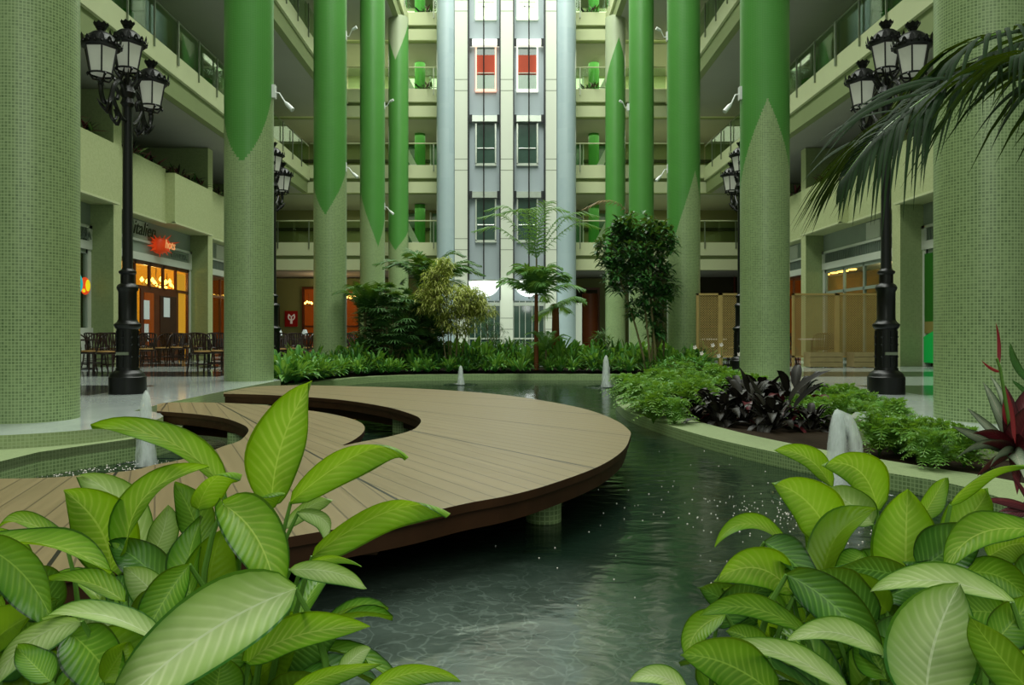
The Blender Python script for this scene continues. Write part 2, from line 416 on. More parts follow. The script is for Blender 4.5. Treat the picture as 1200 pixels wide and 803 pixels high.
M['leaf_under']=leafmat('olive_leaf_underside','#3f6a10','#75981c','#8cac34',.12,.4,patt=.2)
M['stalk']=plain('green_leaf_stalk','#5f8a36',.4,.4,nscale=20,namt=.2)
M['fern']=leafmat('fern_green','#35601a','#669430','#98c04c',.1,.3,patt=.5)
M['cover']=leafmat('ground_cover_leaf','#1f5418','#3c8430','#83b860',.3,.25,patt=.6)
M['cover2']=leafmat('light_ground_cover_leaf','#2f6a20','#5a9c3c','#a8cc78',.3,.3,patt=.7)
M['darkleaf']=leafmat('purple_black_leaf','#0c0a09','#1d1916','#3c3a30',.2,.04,patt=.5,glow='#2a1414',rough=.42)
M['darkred']=leafmat('dark_red_leaf','#1c090c','#43121a','#7c3038',.3,.08,patt=.6,glow='#6a1418')
M['stripe_leaf']=leafmat('silver_striped_leaf','#24301f','#4a5c44','#b8c4a8',.5,.1,patt=.9,midrib='#c8b8a8',glow='#406030')
M['redbract']=plain('red_bract','#8e1c26',.35,.5,nscale=10,namt=.3)
M['palm_dark']=leafmat('dark_palm_leaflet','#16340f','#2a5a1c','#6a9850',.1,.15,patt=.5)
M['palm_near']=leafmat('near_palm_leaflet','#081806','#0e2c08','#1f4412',.1,.08,patt=.2,rough=.7)
M['rhapis']=leafmat('rhapis_leaf','#16381a','#315f2c','#7fa468',.1,.15,patt=.5)
M['palm_mid']=leafmat('areca_palm_leaflet','#2c5424','#4f8440','#92b874',.1,.25,patt=.5)
M['yellow_leaf']=leafmat('yellow_green_leaf','#7c8a30','#adb454','#d8d890',.1,.3,patt=.7)
M['tree_leaf']=leafmat('glossy_tree_leaf','#143414','#275a26','#5c8c54',.1,.12,patt=.4,rough=.25)
M['dry_leaf']=leafmat('dry_frond','#6a5434','#93794c','#b8a070',.1,.2,patt=.5,glow='#a08050')
# ================================================================== SETTING
XS=lambda s,x: s*x
def sbox(mb,s,xa,xb,y0,y1,z0,z1,mi=0): return mb.box(s*xa,s*xb,y0,y1,z0,z1,mi)

# marble floor left / right / far, with the rounded lobes under the nearest columns
def lobe(s):
    pts=[(-15.98,2.5),(-9,2.5),(-7.4,6.9)]
    for a in range(-115,26,8):
        an=math.radians(a); pts.append((-4.78+1.2*math.cos(an), 7.75+1.2*math.sin(an)))
    pts += [(-3.9,8.6),(-4.25,8.75),(-4.32,9.5),(-4.35,12),(-4.3,14.6),(-4.55,15.05),(-5.2,15.3),(-5.2,25.2),(-5.2,44),(-16,44)]
    return [(-s*x,y) for x,y in pts]
fl=MB()
for s in (-1,1): fl.prism(lobe(s),-.95,0,0,1)
fl.box(-5.2,5.2,25.2,44,-.95,0)
tag(fl.build('floor',[M['marble'],M['curb']]),kind='structure')
tag(MB().box(-6,6,-3,25.2,-1.0,-.95).build('floor.001',M['pond_floor']),kind='structure')

# water
wt=MB().prism([(-7.2,-1),(4.2,-1),(4.2,6),(4.25,20.6),(-5.19,20.6),(-5.19,16.0),(-4.3,14.5),(-4.28,9),(-4.4,8.0),(-5.6,6.6),(-7.2,6.3)],-.36,-.33)
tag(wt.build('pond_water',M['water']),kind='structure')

# pond rims -------------------------------------------------------
def offset(P,d):
    out=[]
    for i,p in enumerate(P):
        t=(P[min(i+1,len(P)-1)]-P[max(i-1,0)]); t.z=0; t.normalize()
        out.append(Vector((p.x+t.y*d,p.y-t.x*d,p.z)))
    return out
ZR=-.2
rim_px=[(723,465),(722,470),(725,474),(735,482),(762,492),(825,511),(908,530),(962,540),(1033,553),(1117,567.5),(1200,592)]
P=[Vector((3.75,20.0,ZR)),Vector((3.35,18.2,ZR)),Vector((2.75,16.2,ZR)),Vector((2.2,14.4,ZR))]+[G(x,y,ZR) for x,y in rim_px]+[Vector((3.3,3.8,ZR)),Vector((3.4,2.4,ZR)),Vector((3.5,.5,ZR))]
RIM_R=catmull(P,6); OUT_R=offset(RIM_R,-.52)
def rim(name,inner,outer,label,wall='mosaic_dark'):
    down=lambda L,z:[Vector((p.x,p.y,z)) for p in L]
    e=empty('pond_wall',inner[len(inner)//2],label=label,cat='wall')
    m=MB(); m.strip(inner,outer); m.build('coping',M['curb'],e)
    m=MB(); m.strip(down(inner,-.95),inner); m.strip(outer,down(outer,-.6)); m.build('tiled_wall',M[wall],e)
    return e
rim('pond_rim',RIM_R,OUT_R,'curving mosaic pond rim holding the fern bed on the right bank')
# left lower ledge under the marble lobe
led=[(-9,2.6),(-7.0,5.6),(-5.2,5.6),(-4.4,5.7),(-3.95,5.95),(-3.94,6.46),(-3.76,6.85),(-3.57,7.24),(-3.44,7.6),(-3.42,7.95),(-3.5,8.3),(-3.7,8.6),(-4.0,8.75),(-4.32,8.8)]
lp=[Vector((x,y,-.12)) for x,y in led]
e=empty('pond_wall',(-4.4,6.3,-.17),label='stepped mosaic ledge below the marble lobe around the left front column',cat='wall')
m=MB(); m.prism([(p.x,p.y) for p in lp]+[(-4.4,9.0),(-5.6,8.4),(-6.2,7.2),(-9,6.9)],-.2,-.12); m.build('coping',M['curb'],e)
m=MB(); m.strip([Vector((p.x,p.y,-.95)) for p in lp],[Vector((p.x,p.y,-.121)) for p in lp]); m.build('tiled_wall',M['mosaic_dark'],e)
# stepping strip between the two decks
e=MB().box(-4.34,-3.35,10.05,10.9,-.95,-.12).build('pond_step',M['curb']); tag(e,'pale green tiled step in the water between the two deck arms','step')
# back rim of the pond
P=[(-4.34,15.3),(-4.3,16.3),(-3.95,17.4),(-3.5,18.6),(-2.6,19.5),(-1.2,19.95),(.2,20.05),(2.0,20.0),(3.3,19.75),(4.3,19.0)]
BACK=catmull([Vector((x,y,-.17)) for x,y in P],6); BACKO=offset(BACK,-.3)
BACKO=[Vector((p.x,p.y,-.17)) for p in offset(BACK,-.3)]
rim('pond_rim',BACK,BACKO,'low curved rim along the far side of the pond below the palms','mosaic_dark')
# beds
bd=MB().prism([(p.x,p.y) for p in OUT_R if p.y>1]+[(7.3,2.5),(6.2,7.0),(3.9,6.9),(3.5,7.9),(3.9,8.9),(4.3,9.5),(4.3,14.9),(5.19,15.3),(5.19,20.3)],-.6,-.22)
tag(bd.build('planting_bed',M['soil']),kind='structure')
bd=MB().prism([(p.x,p.y) for p in BACKO]+[(5.19,19.5),(5.19,25.19),(-5.19,25.19),(-5.19,15.4)],-.6,-.19)
tag(bd.build('planting_bed',M['soil']),kind='structure')
# foreground beds (below the frame, carry the big leaves)
bd=MB().prism([(-3.6,.35),(-.35,.35),(-.12,1.0),(-.15,1.6),(-.5,2.15),(-1.4,2.45),(-3.6,2.5)],-.95,-.1,0,1)
tag(bd.build('planting_bed',[M['soil'],M['mosaic_dark']]),kind='structure')
bd=MB().prism([(.55,.35),(3.1,.35),(3.1,2.6),(1.9,2.75),(.95,2.3),(.6,1.6)],-.95,-.1,0,1)
tag(bd.build('planting_bed',[M['soil'],M['mosaic_dark']]),kind='structure')

# ------------------------------------------------------------------ wooden deck
ZD=.02
def gp(L,per=6): return catmull([G(x,y,ZD) for x,y in L],per)
outer=gp([(262,460),(300,453.2),(350,451.6),(400,452.4),(480,455),(560,460),(620,467),(680,478),(718,491),(737,504),(738,513),(730,528),(703,546),(650,566),(600,580),(547,590),(490,603),(430,614),(323,632),(250,644),(100,665),(0,684)],5)
near=[Vector((-2.6,2.75,ZD)),Vector((-4.5,3.4,ZD)),Vector((-4.6,4.5,ZD))]
d3=gp([(0,561),(65,559.5),(150,552),(180,545),(207,540),(241,531),(262,523),(280,517),(289,509),(291,503),(284,497.5),(262,490),(225,485),(184,482)],5)
d2=gp([(184,474),(200,471.8),(255,472),(311,475),(368,482),(395,486.5),(419,493.5),(427,500),(425,507.5),(414,516),(401,522)],5)
d1=gp([(404,522),(428,517),(455,512),(482,504.5),(491,498),(493,492),(485,486.5),(455,477.5),(410,470),(368,466),(311,462.8),(262,461.5)],5)
DECK=outer+near+d3+d2+d1
deck=empty('wooden_deck',(-1.5,6,ZD),label='S shaped timber deck of radiating boards curving over the pond',cat='deck')
m=MB(); m.prism([(p.x,p.y) for p in DECK],ZD-.045,ZD,0,1); m.build('boards',[M['deck'],M['rust_wood']],deck)
def fascia(P,h,name='fascia',inset=.03):
    n=len(P); m=MB()
    A=[Vector((p.x,p.y,ZD-.045)) for p in P]; B=[Vector((p.x,p.y,ZD-.045-h)) for p in P]
    A=offset(A,-inset) ; B=[Vector((a.x,a.y,b.z)) for a,b in zip(A,B)]
    m.strip(B,A); m.build(name,M['rust_wood'],deck)
fascia([p for p in outer],.1,inset=-.03)
fascia(d3,.09,inset=-.03); fascia(d2,.08,inset=-.03); fascia(d1,.09,inset=-.03)
fascia(d3,.24,'beam',-.32); fascia(d1,.24,'beam',-.3)
m=MB()
for y in (3.6,4.6,5.6,8.2,11.3): 
    xs={3.6:(-4.2,-.6),4.6:(-2.2,.1),5.6:(-1.6,.7),8.2:(.0,.75),11.3:(-3.6,-.5)}[y]
    m.box(xs[0],xs[1],y-.05,y+.05,ZD-.17,ZD-.047)
m.build('joist',M['rust_wood'],deck)
for (x,y) in [(G(637,610,-.33).x,G(637,610,-.33).y),(-2.74,7.86),(-1.29,9.42),(-3.2,3.7),(-1.6,3.9),(.62,8.3),(-1.0,11.2),(.35,6.4)]:
    m=MB().lathe([(.115,-.95),(.115,-.13)],x,y,20); m.build('leg',M['mosaic_dark'],deck)

# ------------------------------------------------------------------ side facades
def structure(mb,name,mats): return tag(mb.build(name,mats),kind='structure')
PIER=[7.8,14.5,21.2,27.9,34.6]
for s in (-1,1):
    nm='left' if s<0 else 'right'
    # outer walls
    m=MB(); sbox(m,s,16,16.3,2,44,0,22); structure(m,'wall_'+nm,M['inner_wall'])
    # recessed first-floor wall behind planters, dark
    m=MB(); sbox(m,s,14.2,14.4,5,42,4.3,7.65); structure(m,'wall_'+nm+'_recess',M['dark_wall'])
    m=MB(); sbox(m,s,11.9,15.9,5,36.9,4.465,4.6); structure(m,'ceiling_'+nm+'_shops',M['soffit'])
    for y in PIER:
        m=MB(); sbox(m,s,10.86,11.5,y,y+.45,0,4.45); sbox(m,s,10.86,14.2,y,y+.45,4.45,7.65)
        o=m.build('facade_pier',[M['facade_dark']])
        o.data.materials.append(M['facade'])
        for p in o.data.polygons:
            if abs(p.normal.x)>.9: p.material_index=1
        kk={7.8:'closest to the camera',14.5:'beside the nearest lamp post',21.2:'just beyond the near lamp post',27.9:'beyond the second column',34.6:'at the far end'}[y]
        tag(o,'square mosaic facade pier on the %s wall, %s'%(nm,kk),'pier')
    for i,y in enumerate(PIER[:-1]):
        y0=y+.45; y1=PIER[i+1]; ym=y0+3.1
        for k,(a,b,xf,zt) in enumerate(((y0,ym,11.0,6.22),(ym,y1,10.7,6.08))):
            e=empty('balcony_planter',(s*11.2,(a+b)/2,4.46),cat='planter')
            tag(e,'%s green parapet box on the %s wall, %s bay from the camera'%('recessed' if k==0 else 'projecting',nm,['first','second','third','fourth'][i]))
            m=MB(); sbox(m,s,xf,11.9,a,b,4.46,zt); m.build('parapet',M['facade'],e)
            m=MB(); sbox(m,s,xf-.03,xf+.1,a,b,4.44,4.5); m.build('lip',M['fascia'],e)
    # gallery slabs stepping inwards
    for (top,xe,lo) in ((8.9,9.5,2),(12.6,7.65,3),(16.3,4.75,4)):
        m=MB(); sbox(m,s,xe,16,3,37,top-.62,top,0); 
        sbox(m,s,xe+.1,16,3,37,top-1.22,top-.62,1)
        b=len(m.v); 
        m.box(s*(xe+.35),s*16,3,37,top-1.23,top-1.215,2)
        structure(m,'gallery_slab',[M['fascia'],M['beam'],M['soffit']])
        # gallery back wall with doors
    for (z0,z1,xw) in ((8.9,11.37,14.2),(12.6,15.07,13.2)):
        m=MB(); sbox(m,s,xw,xw+.2,3,37,z0,z1); structure(m,'wall_'+nm+'_gallery',M['inner_wall'])
        yy=9.0
        while yy<36:
            # white jambs and bluish door leaf
            e=empty('gallery_door',(s*xw,yy,z0),cat='door',group='doors along the upper galleries',label='bluish gallery door between white jambs on the side gallery')
            m=MB(); sbox(m,s,xw-.06,xw,yy,yy+.28,z0,z1-.1); sbox(m,s,xw-.06,xw,yy+1.5,yy+1.78,z0,z1-.1); m.build('jamb',M['white_frame'],e)
            m=MB(); sbox(m,s,xw-.04,xw,yy+.28,yy+1.5,z0,z1-.25); m.build('door_leaf',M['dark_glass'],e)
            yy+=3.35
        for yc in (11.6,18.3,25.0,31.7):
            m=MB().lathe([(.33,z0),(.33,z1)],s*(xw-1.7),yc,24)
            tag(m.build('gallery_column',M['green_paint']),'round green column standing inside the %s upper gallery'%nm,'column','green columns inside the %s gallery'%nm)
    # railings
    for (top,xe) in ((8.9,9.5),(12.6,7.65),(16.3,4.75)):
        lv={8.9:'second floor',12.6:'third floor',16.3:'fourth floor'}[top]
        for j,(y0,y1) in enumerate(((7.0,14.7),(14.7,22.1),(22.1,29.5),(29.5,36.9))):
            wh=['front','near middle','far middle','far'][j]
            e=empty('glass_railing',(s*(xe+.05),(y0+y1)/2,top),label='glass railing on the %s %s gallery, %s stretch'%(nm,lv,wh),cat='railing')
            m=MB(); sbox(m,s,xe+.03,xe+.045,y0+.02,y1-.02,top+.04,top+.98); m.build('glass_panel',M['glass'],e)
            m=MB(); m.tube([(s*(xe+.03),y0,top+1.02),(s*(xe+.03),y1,top+1.02)],.022,8); m.build('handrail',M['steel'],e)
            y=y0+.05
            while y<y1:
                m=MB(); sbox(m,s,xe-.05,xe-.005,y,y+.035,top-.28,top+1.0); m.build('post',M['steel'],e); y+=1.47
# ------------------------------------------------------------------ far wall
m=MB(); m.box(-16,16,43.5,43.8,0,22); structure(m,'wall_far',M['far_wall'])
for s in (-1,1):
    nm='left' if s<0 else 'right'
    m=MB(); sbox(m,s,3.4,12.6,41.5,41.7,0,3.9); structure(m,'wall_far_'+nm,M['far_wall'])
    for (top,xe,wall) in ((5.3,14.1,'inner_wall'),(9.03,16,'inner_wall'),(12.7,16,'fascia'),(16.4,16,'fascia')):
        m=MB(); sbox(m,s,3.25,xe,37,43.4,top-.62,top,0); sbox(m,s,3.25,xe,37.2,43.4,top-1.32,top-.62,1)
        sbox(m,s,3.25,xe,37.05,37.2,top-1.32,top-.8,0)
        sbox(m,s,3.26,xe,37.5,43.4,top-1.34,top-1.31,2)
        structure(m,'gallery_slab',[M['fascia'],M['beam'],M['soffit']])
        m=MB(); sbox(m,s,3.25,xe-.1,42.2,42.4,top,top+2.4); structure(m,'wall_far_'+nm+'_gallery',M[wall])
        m=MB(); sbox(m,s,4.2,xe-.2,42.0,42.2,top+1.25,top+1.4); structure(m,'trim_far_'+nm,M['dark_wall'])
        lv={5.3:'first floor',9.03:'second floor',12.7:'third floor',16.4:'fourth floor'}[top]
        x0=3.3; x1={5.3:11.4,9.03:9.5,12.7:7.65,16.4:4.75}[top]
        e=empty('glass_railing',(s*(x0+x1)/2,37.05,top),label='glass railing on the far wall, %s, %s of the lift tower'%(lv,nm),cat='railing')
        m=MB(); sbox(m,s,x0,x1,37.03,37.045,top+.04,top+1.0); m.build('glass_panel',M['glass'],e)
        m=MB(); m.tube([(s*x0,37.03,top+1.05),(s*x1,37.03,top+1.05)],.03,8); m.build('handrail',M['fascia'],e)
        x=x0+.2
        while x<x1:
            m=MB(); sbox(m,s,x,x+.05,36.94,36.99,top-.3,top+1.02); m.build('post',M['steel'],e); x+=1.5
        # inner green column and door openings seen between columns and tower
        m=MB().lathe([(.28,top),(.28,top+2.35)],s*4.55,40.2,20)
        tag(m.build('gallery_column',M['green_paint']),'slim green column inside the far gallery, %s, %s of the lift tower'%(lv,nm),'column')
        e=empty('far_gallery_window',(s*4.3,42.15,top),label='%s window behind the far gallery, %s, %s of the tower'%('bright' if top>12 else 'green shaded',lv,nm),cat='window')
        mm=M['daylight'] if top>12 else M['green_glass']  # upper floors get added glowing panes to brighten the gallery
        m=MB(); sbox(m,s,3.5,4.1,42.12,42.19,top+.1,top+2.2); sbox(m,s,4.9,5.6,42.12,42.19,top+.1,top+2.2); m.build('pane',mm,e)
        m=MB(); sbox(m,s,4.15,4.22,42.05,42.19,top+.05,top+2.25); sbox(m,s,4.83,4.88,42.05,42.19,top+.05,top+2.25); m.build('mullion',M['white'],e)
    # slanted light stair stringer between galleries
    for top in (5.3,9.03,12.7):
        m=MB(); m.bar((s*5.5,39.2,top+1.9),(s*4.55,39.2,top+.07),.12,.3); tag(m.build('stair_stringer',M['white_frame']),'pale slanted bar behind the far railing, %s side, %s'%(nm,{5.3:'first floor',9.03:'second floor',12.7:'third floor'}[top]),'stairs')

# ------------------------------------------------------------------ lift tower
TY=35.5; q=TY/F
zz=lambda py: EYE+(CY-py)*q
tw=empty('elevator_tower',(0,TY,0),label='tall pale lift tower with two grey shafts between marble corner columns',cat='tower')
for (a,b) in ((533,548.3),(586.3,601.2),(639,652)):
    m=MB().box((a-CX)*q,(b-CX)*q,TY-.1,TY+1.2,0,21)
    for k in range(-1,6):
        for dy in (0,13):
            z=zz(94+dy-93*2+93*k)
            if .2<z<20.8: m.box((a-CX)*q,(b-CX)*q,TY-.103,TY-.0995,z-.02,z+.02,1)
    m.build('cladding_panel',[M['tower_panel'],M['tower_joint']],tw)
for cx_,r_ in ((522.5,.44),(663.5,.47)):
    m=MB().lathe([(r_,0),(r_,21)],(cx_-CX)*q,TY+.15,40); m.build('marble_column',M['blue_marble'],tw)
m=MB()
for (a,b) in ((548.3,586.3),(601.2,639)): m.box((a-CX)*q,(b-CX)*q,TY+.55,TY+1.2,zz(352),21)
m.build('shaft_wall',M['shaft'],tw)
m=MB()
for px in (548.8,586,602,638.6): m.box((px-CX)*q-.03,(px-CX)*q+.03,TY-.12,TY+.5,zz(352),21)
m.build('guide_rail',M['dark_steel'],tw)
for px in (566.8,620):
    m=MB().tube([((px-CX)*q,TY+.1,zz(350)),((px-CX)*q,TY+.1,21)],.032,6); m.build('cable',M['cable'],tw)
for si,(wx0,wx1,hx0,hx1) in enumerate(((556.5,581.5,550.5,585),(605.5,631,602.8,637))):
    for k,(y0,y1) in enumerate(((-40,16),(51,102),(141,190),(231,281))):
        d=empty('lift_door',((wx0+wx1)/2*q-CX*q,TY+.5,zz(y1))); d.parent=tw; d.location=Vector(((wx0+wx1)/2*q-CX*q,TY+.5,zz(y1)))-tw.location
        m=MB(); X0=(wx0-CX)*q; X1=(wx1-CX)*q; zb=zz(y1); zt=zz(y0)
        m.box(X0,X0+.07,TY+.4,TY+.545,zb,zt); m.box(X1-.07,X1,TY+.4,TY+.545,zb,zt); m.box(X0,X1,TY+.4,TY+.545,zb-.08,zb+.04)
        m.build('door_frame',M[['daylight','win_lit','headbar','headbar'][k]] if not(k==1 and si==0) else M['win_pink'],d)
        if k==1:
            m=MB().box(X0+.07,X1-.07,TY+.5,TY+.54,zb+.75,zt-.35); m.build('red_view',M['red_drape'],d)
            MB().box(X0+.07,X1-.07,TY+.5,TY+.54,zb+.04,zb+.72).build('door_glass',M['green_glass'],d); MB().box(X0+.07,X1-.07,TY+.5,TY+.54,zt-.35,zt).build('door_glass',M['dark_glass'],d)
            m=MB().tube([(X0+.1,TY+.46,zb+.8),(X1-.1,TY+.46,zb+.8)],.025,6); m.build('inner_rail',M['white_frame'],d)
        else:
            m=MB().box(X0+.07,X1-.07,TY+.5,TY+.54,zb+.04,zt); m.build('door_glass',M['daylight' if k==0 else 'dark_glass'],d)
            MB().tube([(X0+.1,TY+.46,zb+.75),(X1-.1,TY+.46,zb+.75)],.025,6).build('inner_rail',M['headbar'],d)
            if k==0: m=MB().box(X0+.35,X0+.4,TY+.44,TY+.49,zb+.04,zt); m.box(X0+.07,X1-.07,TY+.44,TY+.49,zb+.5,zb+.56); m.build('mullion',M['white'],d)
        m=MB().box((hx0-CX)*q,(hx1-CX)*q,TY+.25,TY+.5,zt+.02,zt+.3); m.build('door_header',M['win_lit' if k==1 else 'headbar'],d)
        for bx_ in ((hx0-CX)*q-.02,(hx1-CX)*q-.1): MB().box(bx_,bx_+.12,TY+.2,TY+.25,zt-.05,zt+.32).build('header_bracket',M['dark_steel'],d)
# ground entrance
e=empty('glass_entrance',(0,TY+.6,0),label='dark glass lobby entrance with thin white mullions under the lift tower',cat='entrance')
m=MB().box(-1.8,1.75,TY+.6,TY+.64,0,zz(352)); m.build('glazing',M['dark_glass'],e)
m=MB()
for px in (549.5,556,563,571,579,586,602,609,616,624,632,638): m.box((px-CX)*q-.015,(px-CX)*q+.015,TY+.55,TY+.6,0,zz(352))
m.box(-1.8,1.75,TY+.52,TY+.6,zz(358),zz(354)); m.box(-1.8,1.75,TY+.52,TY+.6,zz(398),zz(396)); m.build('mullion',M['white_frame'],e)
m=MB(); m.box((652-CX)*q,(682-CX)*q,TY+.0,TY+.2,0,zz(355)); m.build('white_side_panel',M['white_frame'],e)
for px in (568,620):
    x=(px-CX)*q; r=.72
    prof=[(r*math.sin(a),zz(331)-r*.95*math.cos(a)) for a in [i/10*PI/2 for i in range(11)]]
    e=empty('bowl_light',(x,TY-.1,zz(331)),label='glowing half dome bowl light under the %s lift shaft'%('left' if px<600 else 'right'),cat='light')
    m=MB().lathe(prof,x,TY-.35,28); m.build('glass_bowl',M['bowl'],e)
    m=MB().lathe([(r+.03,zz(331)),(r+.03,zz(331)+.06)],x,TY-.35,28); m.build('rim_ring',M['headbar'],e)

# ------------------------------------------------------------------ far ground floor details
YW=41.45
def FB(px0,px1,py0,py1,y=YW,d=.06):
    a=W(px0,py1,y); b=W(px1,py0,y); return MB().box(a.x,b.x,y-d,y,a.z,b.z)
e=empty('fire_hose_sign',W(341.5,374,YW),label='red square fire hose sign with white pictogram on the far left wall',cat='sign')
FB(334,349,364.5,383).build('plate',M['red'],e)
m=FB(340.2,342.8,376,379.5,YW-.06,.02); 
c=W(341.5,371.5,YW-.08); m.tube([c+Vector((.17*math.cos(a),0,.17*math.sin(a))) for a in [PI*.75+i*PI*1.5/10 for i in range(11)]],.035,6)
m.tube([c+Vector((-.16,0,.14)),c+Vector((0,0,.0)),c+Vector((.16,0,.14))],.03,6); m.tube([c+Vector((0,0,-.02)),c+Vector((0,0,-.25))],.035,6)
m.build('pictogram',M['sign_white'],e)
def opening(px0,px1,py0,py1,mat_,label,n=2):
    e=empty('lit_doorway',W((px0+px1)/2,py1,YW),label=label,cat='doorway')
    FB(px0,px1,py0,py1,YW,.05).build('orange_interior',M[mat_],e)
    a=W(px0,py1,YW-.06); b=W(px1,py0,YW-.06); m=MB()
    m.box(a.x-.12,a.x,YW-.16,YW-.04,0,b.z+.12); m.box(b.x,b.x+.12,YW-.16,YW-.04,0,b.z+.12); m.box(a.x,b.x,YW-.16,YW-.04,b.z,b.z+.12)
    for k in range(1,n): x=a.x+(b.x-a.x)*k/n; m.box(x-.04,x+.04,YW-.14,YW-.06,0,b.z)
    m.box(a.x,b.x,YW-.14,YW-.06,1.25,1.35)
    m.build('frame',M['door_wood'],e); return e
opening(357,398,339,411,'orange_wall','orange lit cafe doorway behind the third column on the left',3)
opening(401,420,338,411,'orange_wall','orange lit doorway with chandelier, right of the third left column',1)
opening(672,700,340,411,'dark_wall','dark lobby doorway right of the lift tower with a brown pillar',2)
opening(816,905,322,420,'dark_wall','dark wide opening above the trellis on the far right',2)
e=empty('framed_board',W(322,370,YW),label='dark framed menu board left of the red fire sign',cat='board')
FB(316.5,328,356,386,YW,.08).build('frame',M['wood_dark'],e); FB(318,326.5,358,384,YW-.08,.01).build('print',M['beige_int'],e)
m=MB().lathe([(.42,0),(.42,3.0)],(691-CX)/F*40.5,40.3,24); tag(m.build('lobby_pillar',M['brown_col']),'round brown pillar in the lobby right of the lift tower','column')
def chandelier(c,n,r,label,h=.25,bulb=.05):
    e=empty('chandelier',c,label=label,cat='chandelier'); c=Vector(c)
    m=MB().tube([c+Vector((0,0,.1)),c+Vector((0,0,h+.3))],.012,6)
    for k in range(n):
        a=2*PI*k/n; m.tube(bez(c,c+Vector((r*.6*math.cos(a),r*.6*math.sin(a),-.12)),c+Vector((r*math.cos(a),r*math.sin(a),0)),5),.01,5)
    m.build('arms',M['black_iron'],e)
    m=MB()
    for k in range(n):
        a=2*PI*k/n; rr=r*(.75+.25*(k%2)); p=c+Vector((rr*math.cos(a),rr*math.sin(a),.05+.04*(k%3)))
        m.lathe([(.004,p.z-bulb),(bulb*.8,p.z-bulb*.4),(bulb,p.z+bulb*.3),(bulb*.5,p.z+bulb),(.004,p.z+bulb*1.6)],p.x,p.y,8)
    m.build('bulbs',M['warm_glow'],e); return e
chandelier(W(410,350,39.5),11,.42,'small lit chandelier in the far doorway beside the palms',bulb=.07)
chandelier(W(362,357,39.5),5,.2,'tiny lit wall chandelier in the far left doorway',bulb=.05)

# ------------------------------------------------------------------ shop fronts
def shop(s,i,kind):
    nm='left' if s<0 else 'right'
    y0=PIER[i]+.45; y1=PIER[i+1]; x=11.5
    where={1:'nearest visible bay',2:'middle bay',3:'far bay'}[i]
    e=empty('shop_front',(s*x,(y0+y1)/2,0),label='%s shop front on the %s side, %s'%({'cafe':'amber lit cafe','green':'green panelled','beige':'warm beige','neon':'dim neon windowed','orange':'orange brown'}[kind],nm,where),cat='shop front')
    m=MB(); sbox(m,s,x-.06,x+.1,y0,y1,3.2,3.43); sbox(m,s,x-.06,x+.1,y0,y1,3.78,3.86); sbox(m,s,x-.06,x+.1,y1-.16,y1,3.43,3.86); sbox(m,s,x-.03,x+.1,y1-.14,y1,0,3.2); sbox(m,s,x-.03,x+.1,y0,y0+.14,0,3.2)
    m.build('white_lintel',M['white_frame'],e)
    m=MB(); sbox(m,s,x,x+.1,y0,y1,3.86,4.46); sbox(m,s,x,x+.1,y0,y1,3.43,3.78); m.build('sign_board',M['grey_frame'],e)
    m=MB()
    if kind!='cafe':
        yy=y0+.1
        while yy<y1-.2: sbox(m,s,x-.03,x,yy,yy+.05,3.45,3.76); yy+=.12
        m.build('louvre',M['sign_grey'],e)
        # white soffit wash panel
    m=MB(); ya=y0+2.0; sbox(m,s,x-.02,x,ya,ya+.9,3.88,4.42); m.build('pale_sign_panel',M['white_frame'],e)
    dk=M['door_wood'] if kind in('cafe','orange') else M['grey_frame']
    m=MB(); n={'cafe':6,'orange':5,'green':2,'beige':4,'neon':3}[kind]
    for k in range(n+1):
        yy=y0+.16+(y1-y0-.34)*k/n; sbox(m,s,x,x+.08,yy-.04,yy+.04,0,3.2)
    sbox(m,s,x,x+.08,y0,y1,3.08,3.2); 
    if kind in('cafe','orange','beige'): sbox(m,s,x,x+.08,y0,y1,2.32,2.42)
    m.build('window_frame',dk,e)
    m=MB(); sbox(m,s,x+.03,x+.045,y0+.15,y1-.15,.0,3.1); m.build('window_glass',M['shop_glass'],e)
    # interior
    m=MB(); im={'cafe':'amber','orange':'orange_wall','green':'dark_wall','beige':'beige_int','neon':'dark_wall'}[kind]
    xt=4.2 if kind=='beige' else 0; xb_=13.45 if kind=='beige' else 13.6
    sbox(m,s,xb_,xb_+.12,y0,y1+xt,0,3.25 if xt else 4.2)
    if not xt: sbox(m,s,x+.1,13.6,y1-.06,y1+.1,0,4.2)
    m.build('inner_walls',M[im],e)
    m=MB(); sbox(m,s,x+.1,13.6,y0,y1+xt*.98,3.3 if not xt else 3.26,3.4); m.build('inner_ceiling',M['amber' if kind=='cafe' else 'soffit'],e)
    return e,y0,y1,x
L=-1
e,y0,y1,x=shop(-1,2,'cafe')
YL=lambda px: 11.5*F/(CX-px)          # distance along the left shop plane
def LB(px0,px1,z0,z1,xo,d=.05): return MB().box(-xo,-(xo-d),YL(px0),YL(px1),z0,z1)
LB(163,180,0,2.32,11.49).build('door',M['door_wood'],e)
LB(166.5,177.5,.5,2.2,11.44,.02).build('door_glass',M['orange_wall'],e)
LB(180,207,0,2.32,11.49).build('door',M['door_wood'],e)
LB(185,204,.3,2.15,11.44,.02).build('door_glass',M['rust_wood'],e)
LB(189,196,1.45,2.1,11.42,.01).build('notice',M['paper'],e)
LB(165.5,172,1.35,1.95,11.42,.01).build('notice',M['paper'],e)
LB(166,171,.65,1.2,11.42,.01).build('notice',M['paper'],e)
LB(208,218,.1,3.0,11.56,.02).build('yellow_pane',M['amber'],e)
chandelier((-12.15,26.6,2.62),9,.45,'lit amber chandelier inside the cafe window on the left',bulb=.07)
chandelier((-12.15,27.45,2.5),9,.35,'second lit amber chandelier deeper in the left cafe window',bulb=.06)
